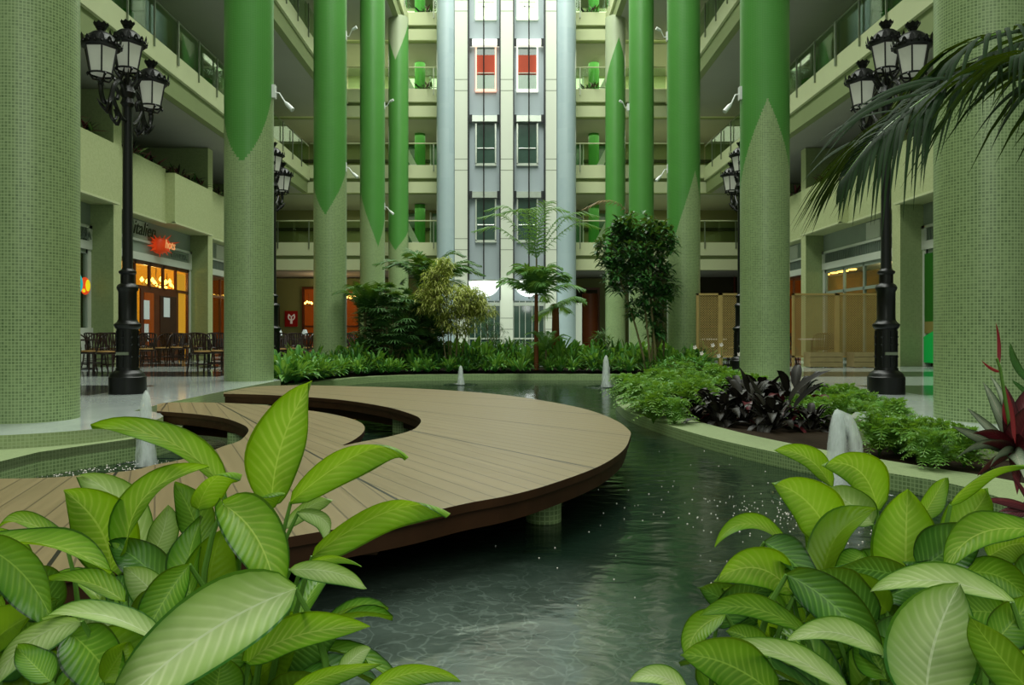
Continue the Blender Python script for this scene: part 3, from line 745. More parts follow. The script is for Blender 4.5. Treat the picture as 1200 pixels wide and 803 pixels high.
# lettering
def text(body,loc,rot,size,mat_,name,parent=None,shear=0,ext=.01,label=None):
    cu=bpy.data.curves.new(name,'FONT'); cu.body=body; cu.size=size; cu.extrude=ext; cu.shear=shear; cu.align_x='LEFT'; cu.materials.append(mat_)
    o=bpy.data.objects.new(name+'_tmp',cu); col.objects.link(o)
    bpy.context.view_layer.update(); me=bpy.data.meshes.new_from_object(o.evaluated_get(bpy.context.evaluated_depsgraph_get())); bpy.data.objects.remove(o)
    o=bpy.data.objects.new(name,me); col.objects.link(o); o.location=loc; o.rotation_euler=rot
    if parent: o.parent=parent; o.location=Vector(loc)-parent.location
    return o
sg=empty('cafe_sign',(-11.42,25.3,3.9),label='cafe sign with dark script and orange starburst above the left cafe',cat='sign')
rotL=(PI/2,0,PI/2)
text('italien',(-11.40,YL(151)+.05,3.97),rotL,.62,M['sign_green'],'script_lettering',sg,.35)
text('CAFETERIA',(-11.40,YL(196)+.05,3.5),rotL,.26,M['sign_grey'],'small_lettering',sg)
m=MB(); cy_=YL(183); R2=random.Random(3)
def star(mb,cy,cz,rays,rr,x):
    for k in range(rays):
        a=2*PI*k/rays+R2.uniform(-.1,.1); L_=rr*R2.uniform(.75,1.15); 
        if .2<a<1.1: L_*=1.9
        w=.09; ca,sa=math.cos(a),math.sin(a)
        p=[(-x,cy-sa*w,cz+ca*w),(-x,cy+sa*w,cz-ca*w),(-x,cy+ca*L_*1.6,cz+sa*L_*.75)]
        mb.poly(p); mb.poly([(x_+.015,y_,z_) for x_,y_,z_ in p][::-1])
star(m,cy_,3.78,15,.55,11.37); m.lathe([(.01,3.5),(.3,3.6),(.36,3.78),(.3,3.96),(.01,4.05)],-11.4,cy_,14); m.build('starburst',M['orange'],sg)
text('hots',(-11.02,cy_-.42,3.66),rotL,.42,M['orange_pale'],'pale_lettering',sg,.2)

e,y0,y1,x=shop(-1,1,'neon')
LB(84,95,.9,3.0,11.56,.02).build('teal_panel',M['teal_panel'],e)
m=MB().box(-11.5,-11.42,y0,y1,.0,1.05); m.build('white_sill',M['white_frame'],e)
m=MB(); c=Vector((-11.40,YL(95.5),2.18))
ns=empty('neon_sign',c,label='small round orange and yellow neon sign in the left shop window',cat='sign')
def disc(mb,x,y,z,ry,rz,n=18):
    mb.poly([(x,y+ry*math.cos(2*PI*k/n),z+rz*math.sin(2*PI*k/n)) for k in range(n)])
m=MB(); disc(m,c.x,c.y,c.z,.26,.24); m.build('orange_disc',M['neon_o'],ns)
m=MB(); disc(m,c.x+.01,c.y+.12,c.z+.02,.12,.16); disc(m,c.x+.01,c.y-.08,c.z-.13,.08,.05); m.build('yellow_shape',M['neon_y'],ns)
m=MB(); disc(m,c.x+.01,YL(87.5),c.z+.05,.2,.25); m.build('cyan_shape',M['neon_c'],ns)
text('CAFETERIA',(-11.41,19.6,3.47),rotL,.3,M['sign_grey'],'shop_lettering',e)
e,y0,y1,x=shop(-1,3,'orange')
e,y0,y1,x=shop(1,2,'beige')
for (px,py) in ((968,323),(985.5,319.5),(990,329),(999,331),(977.5,334.5)):
    c=Vector((12.6,12.6*F/(px-CX),0)); c.z=3.235
    m=MB().lathe([(.004,c.z-.03),(.13,c.z-.02),(.15,c.z+.02)],c.x,c.y,14)
    tag(m.build('ceiling_spot',M['warm_glow']),'round warm ceiling spot in the beige shop behind the trellis','light','warm ceiling spots in the right shop')
e,y0,y1,x=shop(1,3,'orange')
e,y0,y1,x=shop(1,1,'green')
YR=lambda px: 11.5*F/(px-CX)
def RB(px0,px1,z0,z1,xo,d=.02): return MB().box(xo-d,xo,YR(px1),YR(px0),z0,z1)
RB(1085,1140,1.22,3.08,11.48).build('deep_green_panel',M['panel_dkgreen'],e)
RB(1085,1140,.9,1.22,11.48).build('tan_panel',M['panel_tan'],e)
m=RB(1085,1140,.1,.8,11.46); ya=YR(1085); m.poly([(11.435,ya-.0,.8),(11.435,ya-.5,.97),(11.435,ya-4,.99),(11.435,ya-4,.75),(11.435,ya,.75)]); m.build('bright_green_panel',M['panel_green'],e)

# ------------------------------------------------------------------ columns
cols=[7.9,14.6,21.3,28.0,34.7]
UP='#468c34'
def camang(s,y): return math.atan2(-y, -s*4.9)     # direction from the column towards the camera
spec={
 (-1,0):(None,'pale green mosaic column at the left edge of the picture'),
 ( 1,0):([(UP,5.1,1.6,2,0,.9,True)],'pale green mosaic column at the right edge behind the palm frond'),
 (-1,1):([(UP,4.05,1.5,2,-.0,1.5,True)],'second left column, green with a rounded petal tip over pale mosaic'),
 ( 1,1):([(UP,5.2,-1.7,2,.0,1.0,True)],'second right column, green paint parted by a pale mosaic peak'),
 (-1,2):([(UP,4.1,1.3,2,.0,1.1,True)],'third left column, green paint ending in a narrow point'),
 ( 1,2):([(UP,5.3,-2.2,2,.0,1.0,True)],'third right column, pale mosaic peak rising at its left side'),
 (-1,3):([(UP,4.0,1.9,2,.0,1.0,True)],'fourth left column, green with a pointed tip above the palms'),
 ( 1,3):([(UP,2.2,1.5,2,.0,1.0,True)],'fourth right column, green down into the tree crown'),
 (-1,4):([(UP,4.6,.9,2,.0,1.0,True),('#aab694',13.1,1.8,2,0,1.0,True)],'slim looking fifth left column with a pale pointed cap under the slab'),
 ( 1,4):([(UP,3.2,.9,2,.0,1.0,True),('#aab694',14.1,-2.0,2,0,1.0,True)],'fifth right column whose green paint ends in a peak below the slab'),
}
phase={(-1,1):-.3,(1,1):.12,(-1,2):-.3,(1,2):.75,(-1,3):.45,(1,3):.2,(-1,4):-.3,(1,4):.35,(1,0):.62}
for (s,i),(paint,label) in spec.items():
    y=cols[i]
    if paint:
        th=camang(s,y)+phase.get((s,i),0)
        paint=[tuple(list(p[:4])+[th]+list(p[5:])) for p in paint]
        mt=mosaic('column_mosaic_%s%d'%('l' if s<0 else 'r',i),TC1,TC2,TCM,paint=paint)
    else: mt=M['mosaic']
    z0=-.0 if i in(0,1) else -.15
    m=MB().lathe([(.45,z0),(.45,15.15)],0,0,64)
    o=m.build('mosaic_column',mt); o.location=(s*4.9,y,0)
    tag(o,label,'column')
# spot arms on columns
def spot(px,py,y,hx,hy,label):
    b=W(px,py,y); h=W(hx,hy,y-.1)
    sgn=1 if hx>px else -1
    e=empty('spotlight_arm',b,label=label,cat='spotlight')
    MB().box(b.x-.05,b.x+.05,y-.06,y+.06,b.z-.12,b.z+.13).build('mount_box',M['white'],e)
    k=b+(h-b)*.6+Vector((0,0,.02))
    MB().tube([b,b+Vector((sgn*.12,0,-.02)),k],.014,6).build('arm',M['white'],e)
    d=(h-k); MB().tube([k,k+d*.3,h],[.02,.04,.045],10).build('head',M['white'],e)
cxr=lambda s,i: (s*4.9, cols[i])
spot(320,108,14.6,343,129,'white spotlight arm on the second left column'); spot(404,42,21.3,418,32,'upper white spotlight arm on the third left column')
spot(404,196,21.3,419,208,'lower white spotlight arm on the third left column'); spot(449.5,124,28.0,461,117,'upper white spotlight arm on the fourth left column')
spot(449.5,242,28.0,461,251,'lower white spotlight arm on the fourth left column')
spot(869,110,14.6,849,131,'white spotlight arm on the second right column'); spot(783,43,21.3,769,33,'upper white spotlight arm on the third right column')
spot(784,198,21.3,769,212,'lower white spotlight arm on the third right column'); spot(736.5,126,28.0,726,118,'white spotlight arm on the fourth right column')
# ------------------------------------------------------------------ street lamps
def make_lamp(label):
    k=.01252; zb=lambda py: EYE-(py-CY)*k
    e=empty('street_lamp',(0,0,0),label=label,cat='street lamp')
    m=MB().lathe([(.255,0),(.255,zb(442)),(.24,zb(441)),(.235,zb(439)),(.20,zb(436)),(.165,zb(434)),(.16,zb(431))],0,0,32)
    m.build('base',M['black_iron'],e)
    m=MB().lathe([(.15,zb(431)),(.15,zb(386)),(.165,zb(385)),(.185,zb(382)),(.185,zb(380)),(.15,zb(378)),(.135,zb(376)),(.125,zb(374)),(.125,zb(342)),(.14,zb(340)),(.15,zb(337)),(.13,zb(334)),(.095,zb(332)),(.095,zb(322)),(.12,zb(320)),(.12,zb(318)),(.085,zb(316)),(.072,zb(314)),(.066,4.2),(.06,4.3)],0,0,28)
    for a in range(8):
        an=a*PI/4; m.tube([(.152*math.cos(an),.152*math.sin(an),zb(430)),(.152*math.cos(an),.152*math.sin(an),zb(388))],.012,5)
        for zz_ in (zb(395),zb(404),zb(418)): m.lathe([(.003,zz_-.03),(.022,zz_),(.003,zz_+.03)],.153*math.cos(an),.153*math.sin(an),6)
    m.build('pole',M['black_iron'],e)
    m=MB().box(-.09,.09,-.165,-.14,zb(416),zb(415)+.03); m.build('hatch_edge',M['steel'],e)
    # central collar + arms along Y
    m=MB()
    m.lathe([(.06,4.2),(.1,4.26),(.075,4.34),(.12,4.42),(.08,4.52),(.06,4.62)],0,0,16)
    for sy in (-1,1):
        # scroll arm out and up to the lantern
        P=[(0,sy*.05,4.36),(0,sy*.2,4.52),(0,sy*.38,4.42),(0,sy*.5,4.16),(0,sy*.66,4.10),(0,sy*.74,4.22),(0,sy*.74,4.36)]
        m.tube(catmull(P,5),.035,8)
        P=[(0,sy*.06,4.0),(0,sy*.2,4.02),(0,sy*.36,4.16),(0,sy*.44,4.3),(0,sy*.36,4.4),(0,sy*.27,4.33),(0,sy*.31,4.24)]
        m.tube(catmull(P,5),.028,8)
        P=[(0,sy*.42,4.26),(0,sy*.5,4.02),(0,sy*.42,3.92),(0,sy*.32,3.98),(0,sy*.36,4.08)]
        m.tube(catmull(P,5),.024,8)
        for (a,b) in ((.2,4.6),(.12,4.5),(.55,4.0),(.3,3.9),(.62,4.02)):   # acanthus leaves
            for dx in (-.05,.05): m.tube([(0,sy*a,b-.03),(dx,sy*(a+.03),b+.04),(dx*1.7,sy*(a+.07),b+.12)],[.025,.022,.004],6)
    for a in range(6):
        an=a*PI/3; m.tube([(.05*math.cos(an),.05*math.sin(an),4.5),(.13*math.cos(an),.13*math.sin(an),4.62),(.15*math.cos(an),.15*math.sin(an),4.74)],[.02,.02,.004],5)
    m.build('scroll_bracket',M['black_iron'],e)
    for (y,zl) in ((0,4.62),(-.74,4.3),(.74,4.3)):
        l=empty('lantern',(0,y,zl)); l.parent=e; l.location=(0,y,zl)
        m=MB(); N=6
        m.lathe([(.045,zl),(.03,zl+.04),(.06,zl+.07),(.035,zl+.1)],0,y,10)
        # bottom ring and cradle
        m.lathe([(.15,zl+.13),(.17,zl+.145),(.15,zl+.16)],0,y,18,cap=False)
        for a in range(4):
            an=a*PI/2+PI/4; m.tube([(0,y,zl+.06),(.1*math.cos(an),y+.1*math.sin(an),zl+.06),(.155*math.cos(an),y+.155*math.sin(an),zl+.14)],.014,6)
            m.lathe([(.003,zl+.09),(.022,zl+.12),(.003,zl+.15)],.17*math.cos(an),y+.17*math.sin(an),6)
        for a in range(N):
            an=a*2*PI/N; m.tube([(.152*math.cos(an),y+.152*math.sin(an),zl+.14),(.218*math.cos(an),y+.218*math.sin(an),zl+.5)],.011,6)
        m.build('frame',M['black_iron'],l)
        m=MB().lathe([(.142,zl+.15),(.206,zl+.5)],0,y,N,sm=False); m.build('glass_shade',M['lamp_glass'],l)
        m=MB().lathe([(.225,zl+.49),(.25,zl+.51),(.25,zl+.56),(.235,zl+.575),(.21,zl+.6),(.17,zl+.66),(.11,zl+.71),(.05,zl+.73),(.045,zl+.76),(.07,zl+.78)],0,y,24); m.build('dome',M['black_iron'],l)
        m=MB()
        for a in range(18):                                      # crenellated gallery
            an=a*2*PI/18; r=.262; h=.10 if a%3==0 else .065
            p=Vector((r*math.cos(an),y+r*math.sin(an),zl+.545)); tq=Vector((-math.sin(an),math.cos(an),0))*.036; o_=Vector((math.cos(an),math.sin(an),0))*.012
            m.poly([p-tq,p+tq,p+tq*.7+Vector((0,0,h*.6))+o_,p+Vector((0,0,h))+o_,p-tq*.7+Vector((0,0,h*.6))+o_])
            m.lathe([(.003,p.z-.03),(.017,p.z-.01),(.003,p.z+.02)],p.x,p.y,5)
        m.build('gallery_crown',M['black_iron'],l)
        m=MB()
        for a in range(9):
            an=a*2*PI/9; p0=Vector((.055*math.cos(an),y+.055*math.sin(an),zl+.77)); p1=Vector((.095*math.cos(an),y+.095*math.sin(an),zl+.86)); tq=Vector((-math.sin(an),math.cos(an),0))
            m.poly([p0-tq*.02,p0+tq*.02,p1+tq*.03-Vector((0,0,.03)),p1,p1-tq*.03-Vector((0,0,.03))])
        m.lathe([(.06,zl+.76),(.06,zl+.82),(.085,zl+.84),(.01,zl+.85)],0,y,12); m.build('top_crown',M['black_iron'],l)
    return e
lamp=make_lamp('black cast iron street lamp with three frosted lanterns, left foreground in front of the cafe')
lamp.location=(-5.58,11.3,0)
for (x,y,lb) in ((5.58,11.3,'black cast iron street lamp on the right, its lanterns partly behind the palm frond'),(-5.6,18.4,'black street lamp half hidden behind the second left column'),(5.6,18.4,'black street lamp half hidden behind the second right column')):
    c=copy_tree(lamp); c.location=(x,y,0); c['label']=lb
    if x>0: c.rotation_euler=(0,0,0)

# ------------------------------------------------------------------ chairs and tables
def make_chair():
    e=empty('bistro_chair',(0,0,0),label='x',cat='chair')
    for sx in (-1,1):
        MB().tube([(sx*.19,-.19,.45),(sx*.2,-.2,.22),(sx*.205,-.215,0)],[.02,.018,.014],8).build('leg',M['wood_dark'],e)
        MB().tube([(sx*.18,.18,.46),(sx*.19,.21,.2),(sx*.2,.26,0)],[.02,.018,.014],8).build('leg',M['wood_dark'],e)
    m=MB().lathe([(.2,.43),(.225,.44),(.225,.47),(.2,.475)],0,0,20); m.build('seat_frame',M['wood_dark'],e)
    m=MB().lathe([(.19,.47),(.2,.48),(.19,.5),(.1,.51)],0,0,20); m.build('seat',M['seat'],e)
    m=MB()
    top=[(.235*math.sin(a),.02+.225*math.cos(a)*1.0+.03,.9-.10*(abs(a)/1.5)**3) for a in [(-1.5+3.0*i/14) for i in range(15)]]
    m.tube([(-.2,-.02,.47),(-.235,-.01,.62)]+top+[(.235,-.01,.62),(.2,-.02,.47)],.017,7)
    low=[(.21*math.sin(a),.19*math.cos(a)+.02,.56) for a in [(-1.1+2.2*i/10) for i in range(11)]]
    m.tube(low,.012,6); m.build('back_frame',M['wood_dark'],e)
    m=MB()
    for i in range(8):
        a=-1.0+2.0*i/7; m.bar((.205*math.sin(a),.19*math.cos(a)+.01,.48),(.235*math.sin(a),.225*math.cos(a)+.045,.885),.028,.01)
    m.build('slats',M['wood_dark'],e)
    m=MB().tube([(-.2,-.2,.2),(.2,-.2,.2)],.01,6); m.tube([(-.195,.22,.2),(.195,.22,.2)],.01,6); m.tube([(-.2,-.2,.24),(-.195,.22,.24)],.01,6); m.tube([(.2,-.2,.24),(.195,.22,.24)],.01,6)
    m.build('stretcher',M['wood_dark'],e)
    return e
def make_table(cloth=False):
    e=empty('cafe_table',(0,0,0),label='x',cat='table')
    MB().lathe([(.36,.71),(.375,.72),(.375,.745),(.36,.75)],0,0,28).build('tabletop',M['wood_dark'] if not cloth else M['sign_white'],e)
    MB().lathe([(.03,.03),(.03,.71)],0,0,12).build('pedestal',M['black_iron'],e)
    MB().lathe([(.23,0),(.23,.015),(.05,.05)],0,0,20).build('base',M['black_iron'],e)
    return e
ch=make_chair(); tb=make_table()
first=True
def put(src,x,y,rz,label,group):
    c=copy_tree(src); c.location=(x,y,0); c.rotation_euler=(0,0,rz); c['label']=label; c['group']=group; return c
rows=[(93,437,2.8),(108,437,-.5),(125,438,.1),(112,431,2.9),(134,430,1.2),(171,431,.2),(177,428,1.9),(190,428,-.5),(199,425,2.6),(206,427,.3),(214,425,3.2),(220,423,.8),(229,424,-.6),(236,437.5,.9),(252,436,.2),(262,434,2.9),(185,422,1.2),(161,426,-.8),(98,428,1.6)]
fl_=['in the row left of the near lamp post','in the cluster between the near lamp post and the second column','behind the second left column']
for (px,py,rz) in rows:
    p=G(px,py,0); k=0 if px<140 else 1
    put(ch,p.x,p.y,rz,'dark wooden bistro chair with tan seat '+('left of the near lamp post' if k==0 else 'between near lamp and second column'),'bistro chairs '+fl_[k])
for (px,py,rz) in ((327,431,.3),(345,430,.15),(336,426,2.6),(356,428,-.7),(322,424,1.2),(368,426,.2),(350,422,3.0),(405,427,.2),(413,424,2.4),(398,422,1.2)):
    p=G(px,py,0); put(ch,p.x,p.y,rz,'dark wooden bistro chair on the far left terrace between the columns','bistro chairs on the far left terrace')
for (px,py) in ((103,433),(182,425),(212,421),(245,431)):
    p=G(px,py,0); put(tb,p.x,p.y,0,'small round dark cafe table among the chairs of the left cafe','round cafe tables by the left cafe')
for (px,py) in ((331,428),(361,425),(408,423)):
    p=G(px,py,0); put(tb,p.x,p.y,0,'small round dark cafe table on the far left terrace','round cafe tables on the far left terrace')
def drop(o):
    for c in list(o.children): drop(c)
    bpy.data.objects.remove(o)
# lamps on the two far tables
for i,(px,py) in enumerate(((322.5,388),(361.5,388))):
    b=G((331,361)[i],(428,425)[i],0); e=empty('table_lamp',(b.x-.1,b.y,.75),label='small white shaded lamp on the %s far terrace table'%('left' if i==0 else 'right'),cat='lamp')
    MB().lathe([(.05,.75),(.012,.77),(.012,.85)],b.x-.1,b.y,10).build('base',M['white'],e); MB().lathe([(.12,.84),(.05,1.02)],b.x-.1,b.y,16).build('lamp_shade',M['paper'],e)
# tables behind the trellis on the right
wtab=make_table(True)
for (x,y) in ((5.9,22.0),(7.6,22.6),(8.9,22.4)):
    c=copy_tree(wtab); c.location=(x,y,0); c['label']='round table with white cloth top behind the wooden trellis'; c['group']='white topped tables behind the trellis'
    for k in range(3):
        a=k*2.1+x; put(ch,x+.62*math.cos(a),y+.62*math.sin(a),a-PI/2,'dark chair at a white table behind the wooden trellis','chairs behind the trellis')
drop(ch); drop(tb); drop(wtab)
# dark speaker / bin at the foot of the second lamp
m=MB().lathe([(.17,0),(.2,.05),(.2,.6),(.17,.64)],-5.55,17.4,18); tag(m.build('litter_bin',M['black_iron']),'low black round bin just right of the second left column','bin')

# ------------------------------------------------------------------ trellis screens
def trellis(x0,x1,y,label):
    e=empty('trellis_screen',((x0+x1)/2,y,0),label=label,cat='screen'); z0,z1=.25,1.97
    m=MB(); m.box(x0,x0+.06,y-.03,y+.03,0,z1); m.box(x1-.06,x1,y-.03,y+.03,0,z1); m.box(x0,x1,y-.03,y+.03,z1-.05,z1); m.box(x0,x1,y-.03,y+.03,z0,z0+.05)
    m.build('frame',M['lattice'],e)
    m=MB(); st=.062; w=.018
    for dr,off in ((1,-.006),(-1,.006)):
        c=-(z1-z0)
        k=0
        while c<(x1-x0):
            # line: x = x0 + c + t , z = z0 + t  (t 0..h), mirrored for dr=-1
            t0=max(0,-c); t1=min(z1-z0, (x1-x0)-c)
            if t1>t0:
                xa=c+t0; xb=c+t1
                if dr<0: xa=(x1-x0)-xa; xb=(x1-x0)-xb
                a=Vector((x0+xa,y+off,z0+t0)); b=Vector((x0+xb,y+off,z0+t1)); d=(b-a).normalized(); n_=Vector((-d.z,0,d.x))*w/2
                m.poly([a-n_,b-n_,b+n_,a+n_])
            c+=st
    m.build('lattice_panel',M['lattice'],e); return e
ty=20.6
for k,(a,b) in enumerate(((5.08,5.72),(5.72,6.3),(7.65,8.85),(8.85,10.05))):
    trellis(a,b,ty,'wooden trellis screen panel %s'%['left of the second right column, its left half','left of the second right column, its right half','just right of the second right column','right panel ending behind the near right lamp post'][k])
for k,(a,b) in enumerate(((946,984),(997,1034))):
    A=W(a,429,ty-.35); B=W(b,413,ty-.35)
    e=empty('wooden_planter_box',((A.x+B.x)/2,ty-.5,0),label='long pale wooden box at the foot of the trellis, %s'%('left one' if k==0 else 'right one behind the lamp base'),cat='planter')
    m=MB()
    for j in range(3): m.box(A.x,B.x,ty-.55,ty-.5,.02+j*.13,.14+j*.13)
    m.box(A.x,A.x+.04,ty-.5,ty-.15,.02,.4); m.box(B.x-.04,B.x,ty-.5,ty-.15,.02,.4); m.box(A.x,B.x,ty-.15,ty-.1,.02,.4); m.build('box_sides',M['box_wood'],e)
    MB().box(A.x+.04,B.x-.04,ty-.5,ty-.15,.3,.36).build('soil',M['soil'],e)

# ------------------------------------------------------------------ fountains
def jet(x,y,top,r,label,fall=False,z=-.33):
    e=empty('fountain_jet',(x,y,z),label=label,cat='fountain'); h=top-z
    rf=lambda a,zz_: 1+.08*math.sin(3*a+zz_*19)+.05*math.sin(5*a-zz_*31)
    MB().lathe([(.02,z-.3),(.02,z+.02),(.03,z+.03),(.012,z+.05)],x,y,10).build('nozzle',M['dark_steel'],e)
    MB().lathe([(r*1.3,z+.005),(r*1.15,z+h*.15),(r*1.0,z+h*.35),(r*.85,z+h*.6),(r*.66,z+h*.8),(r*.45,z+h*.92),(r*.2,z+h*.98),(.003,z+h)],x,y,20,rfun=rf).build('spray',M['spray'],e)
    MB().lathe([(r*.55,z+.005),(r*.55,z+h*.5),(r*.6,z+h*.8),(r*.35,z+h*.95),(.003,z+h*.97)],x,y,16,rfun=rf).build('core',M['spray'],e)
    if fall:
        P=[Vector((x-.01,y,top-.03)),Vector((x+.07,y+.02,top-.07)),Vector((x+.13,y+.02,top-.2)),Vector((x+.15,y+.02,top-.4)),Vector((x+.16,y+.02,z))]
        MB().tube(catmull(P,4),[.03]*4+[.045]*5+[.05]*8,10).build('falling_stream',M['spray'],e)
    m=MB(); n=28
    for k in range(3): 
        r0=r*(1.6+k*1.8); m.lathe([(r0,z+.001),(r0+.012,z+.007),(r0+.03,z+.001)],x,y,32,cap=False)
    m.build('ripple',M['water'],e)
jet(2.42,5.62,.325,.085,'tall white fountain jet rising behind the right foreground leaves',True)
jet(-3.3,7.02,.36,.075,'white fountain jet beside the mosaic ledge on the left')
jet(-1.1,18.3,.13,.075,'small white fountain jet at the back of the pond, left one')
jet(2.26,17.5,.4,.095,'white fountain jet at the back of the pond, right one')
m=MB(); RR=random.Random(11)
def drop_(x,y,r): m.lathe([(.0008,-.331),(r,-.3285),(r*.6,-.3255),(.0008,-.3245)],x,y,6)
for k in range(380):
    a=RR.uniform(0,2*PI); d=abs(RR.gauss(0,.55)); x=2.0+d*math.cos(a)*1.1; y=5.1+d*math.sin(a)
    if x<2.55+.0*y and y<6.3: drop_(x,y,RR.uniform(.002,.006))
for k in range(380):
    x=RR.uniform(-4.3,-3.0); y=RR.uniform(6.2,7.3)
    drop_(x,y,RR.uniform(.003,.009))
for k in range(60): drop_(RR.uniform(-.3,2.6),RR.uniform(3.3,8),RR.uniform(.002,.005))
tag(m.build('splash_drops',M['sign_white']),'white splash drops scattered on the dark water near the jets','water drops',kind='stuff')
# ================================================================== PLANTS
RP=random.Random(21)
def leaf(mb,P0,P1,C,S,w,prof='ell',nl=12,na=4,fold=.25,wav=.0,mi=0,rnd=RP,twist=0.0,curl=0.0):
    """blade along the Bezier P0-C-P1, S=side direction, w=full width"""
    P0=Vector(P0);P1=Vector(P1);C=Vector(C);S=Vector(S).normalized()
    b=len(mb.v); ph=rnd.uniform(0,6); L=(P1-P0).length
    for i in range(nl+1):
        t=i/nl
        p=(1-t)**2*P0+2*t*(1-t)*C+t*t*P1
        T=(2*(1-t)*(C-P0)+2*t*(P1-C))
        T=T.normalized() if T.length>1e-7 else (P1-P0).normalized()
        s_=(S-T*S.dot(T)); s_=s_.normalized() if s_.length>1e-5 else T.orthogonal().normalized()
        if twist: s_=Matrix.Rotation(twist*t,3,T)@s_
        N=s_.cross(T)
        if prof=='ell': ww=(max(t,.0)**.58)*(max(1-t,0)**.82)*1.72
        elif prof=='lance': ww=(t**.5)*((1-t)**.9)*1.75
        elif prof=='obl': ww=(t**.9)*((1-t)**.6)*1.65
        else: ww=min(1,t*6+.25)*min(1,((1-t)*2.2))**.8
        ww=max(ww,.015)*w/2
        for j in range(-na,na+1):
            v=j/na
            q=p+s_*(ww*v*math.cos(fold))-N*(ww*abs(v)*math.sin(fold))+N*(wav*w*math.sin(t*9+ph+(1.3 if v<0 else 0))*v*v)-N*(curl*w*v*v)
            mb.v.append(tuple(q))
    m=2*na+1
    for i in range(nl):
        for j in range(m-1):
            u0=i/nl;u1=(i+1)/nl;v0=j/(m-1);v1=(j+1)/(m-1)
            mb.face((b+i*m+j,b+i*m+j+1,b+(i+1)*m+j+1,b+(i+1)*m+j),[(u0,v0),(u0,v1),(u1,v1),(u1,v0)],mi,True)

# ---- foreground dieffenbachia: each blade measured from base to tip
LM=['leaf_bright','leaf_mid','leaf_dark','leaf_pale','leaf_under']
# base x,y  tip x,y  width  base dist, tip dist  sag(px x,y)  roll  material  plant
LEFT=[
 ((318,592),(366,446),100,1.75,1.68,(-14,-4),-18,0,0,'ell'),
 ((262,572),(108,503),58,1.70,1.62,(14,-28),32,0,1,'ell'),
 ((148,652),(246,548),60,1.62,1.62,(-34,-26),-38,0,1,'lance'),
 ((130,668),(74,575),112,1.66,1.58,(18,-6),12,0,1,'ell'),
 ((164,668),(96,558),96,1.80,1.80,(20,-20),-20,3,1,'ell'),
 ((341,588),(479,536),62,1.72,1.60,(24,-44),25,0,0,'lance'),
 ((366,652),(528,602),62,1.60,1.50,(20,-40),30,0,0,'lance'),
 ((243,742),(262,618),104,1.52,1.56,(-10,0),0,4,2,'ell'),
 ((262,592),(326,712),96,1.45,1.32,(14,-20),-8,0,2,'ell'),
 ((346,690),(128,842),142,1.20,1.02,(-10,-20),12,3,3,'ell'),
 ((292,776),(434,735),70,1.22,1.18,(-20,-14),-22,0,3,'ell'),
 ((340,812),(448,778),34,1.12,1.10,(0,-8),20,0,3,'lance'),
 ((222,662),(172,742),78,1.40,1.32,(-2,-4),10,1,2,'obl'),
 ((-30,640),(129,674),62,1.40,1.36,(20,-22),-52,0,4,'ell'),
 ((-20,640),(66,738),84,1.34,1.26,(10,-16),20,1,4,'ell'),
 ((146,706),(56,682),44,1.36,1.38,(0,-16),40,0,4,'lance'),
 ((188,752),(52,728),46,1.22,1.22,(-4,-26),38,3,3,'lance'),
 ((96,728),(-12,806),58,1.24,1.16,(-10,-20),-20,3,4,'ell'),
 ((84,744),(140,822),96,1.26,1.14,(10,-4),8,1,4,'ell'),
 ((100,760),(190,800),80,1.34,1.22,(10,-14),-8,0,4,'ell'),
 ((340,668),(430,690),38,1.36,1.30,(10,-10),12,3,2,'ell'),
 ((352,668),(424,664),18,1.42,1.38,(4,-16),30,0,2,'lance'),
 ((178,652),(196,592),52,1.74,1.76,(6,0),10,3,1,'ell'),
 ((398,792),(434,760),36,1.16,1.18,(0,-8),10,3,3,'ell'),
 ((430,812),(540,798),40,1.06,1.06,(0,-22),20,0,3,'ell'),
 ((236,640),(204,566),66,1.78,1.80,(6,0),20,1,1,'ell'),
 ((232,596),(284,556),54,1.62,1.54,(-6,-22),40,0,2,'lance'),
 ((224,700),(238,606),62,1.50,1.58,(-12,0),-30,1,2,'lance'),
 ((286,610),(334,578),46,1.56,1.54,(0,-16),50,0,0,'lance'),
 ((350,600),(382,640),34,1.68,1.64,(22,-10),30,3,0,'ell'),
 ((262,584),(240,530),16,1.70,1.72,(4,0),0,1,0,'lance'),
 ((332,618),(390,586),30,1.78,1.76,(8,-14),20,3,0,'ell'),
 ((20,690),(-6,620),60,1.60,1.62,(10,0),20,0,4,'ell'),
 ((78,640),(0,618),34,1.66,1.62,(-10,-22),40,0,4,'lance'),
 ((250,800),(330,726),70,1.26,1.30,(-14,-8),-15,1,3,'ell'),
 ((120,800),(150,752),62,1.16,1.20,(0,0),20,4,3,'ell'),
 ((200,700),(130,640),70,1.60,1.62,(0,-14),10,2,2,'ell'),
 ((60,800),(20,760),60,1.12,1.14,(0,0),20,1,4,'ell'),
 ((250,830),(260,770),90,1.18,1.22,(0,0),10,1,3,'ell'),
 ((20,720),(52,690),60,1.5,1.48,(0,0),20,2,4,'ell'),
]
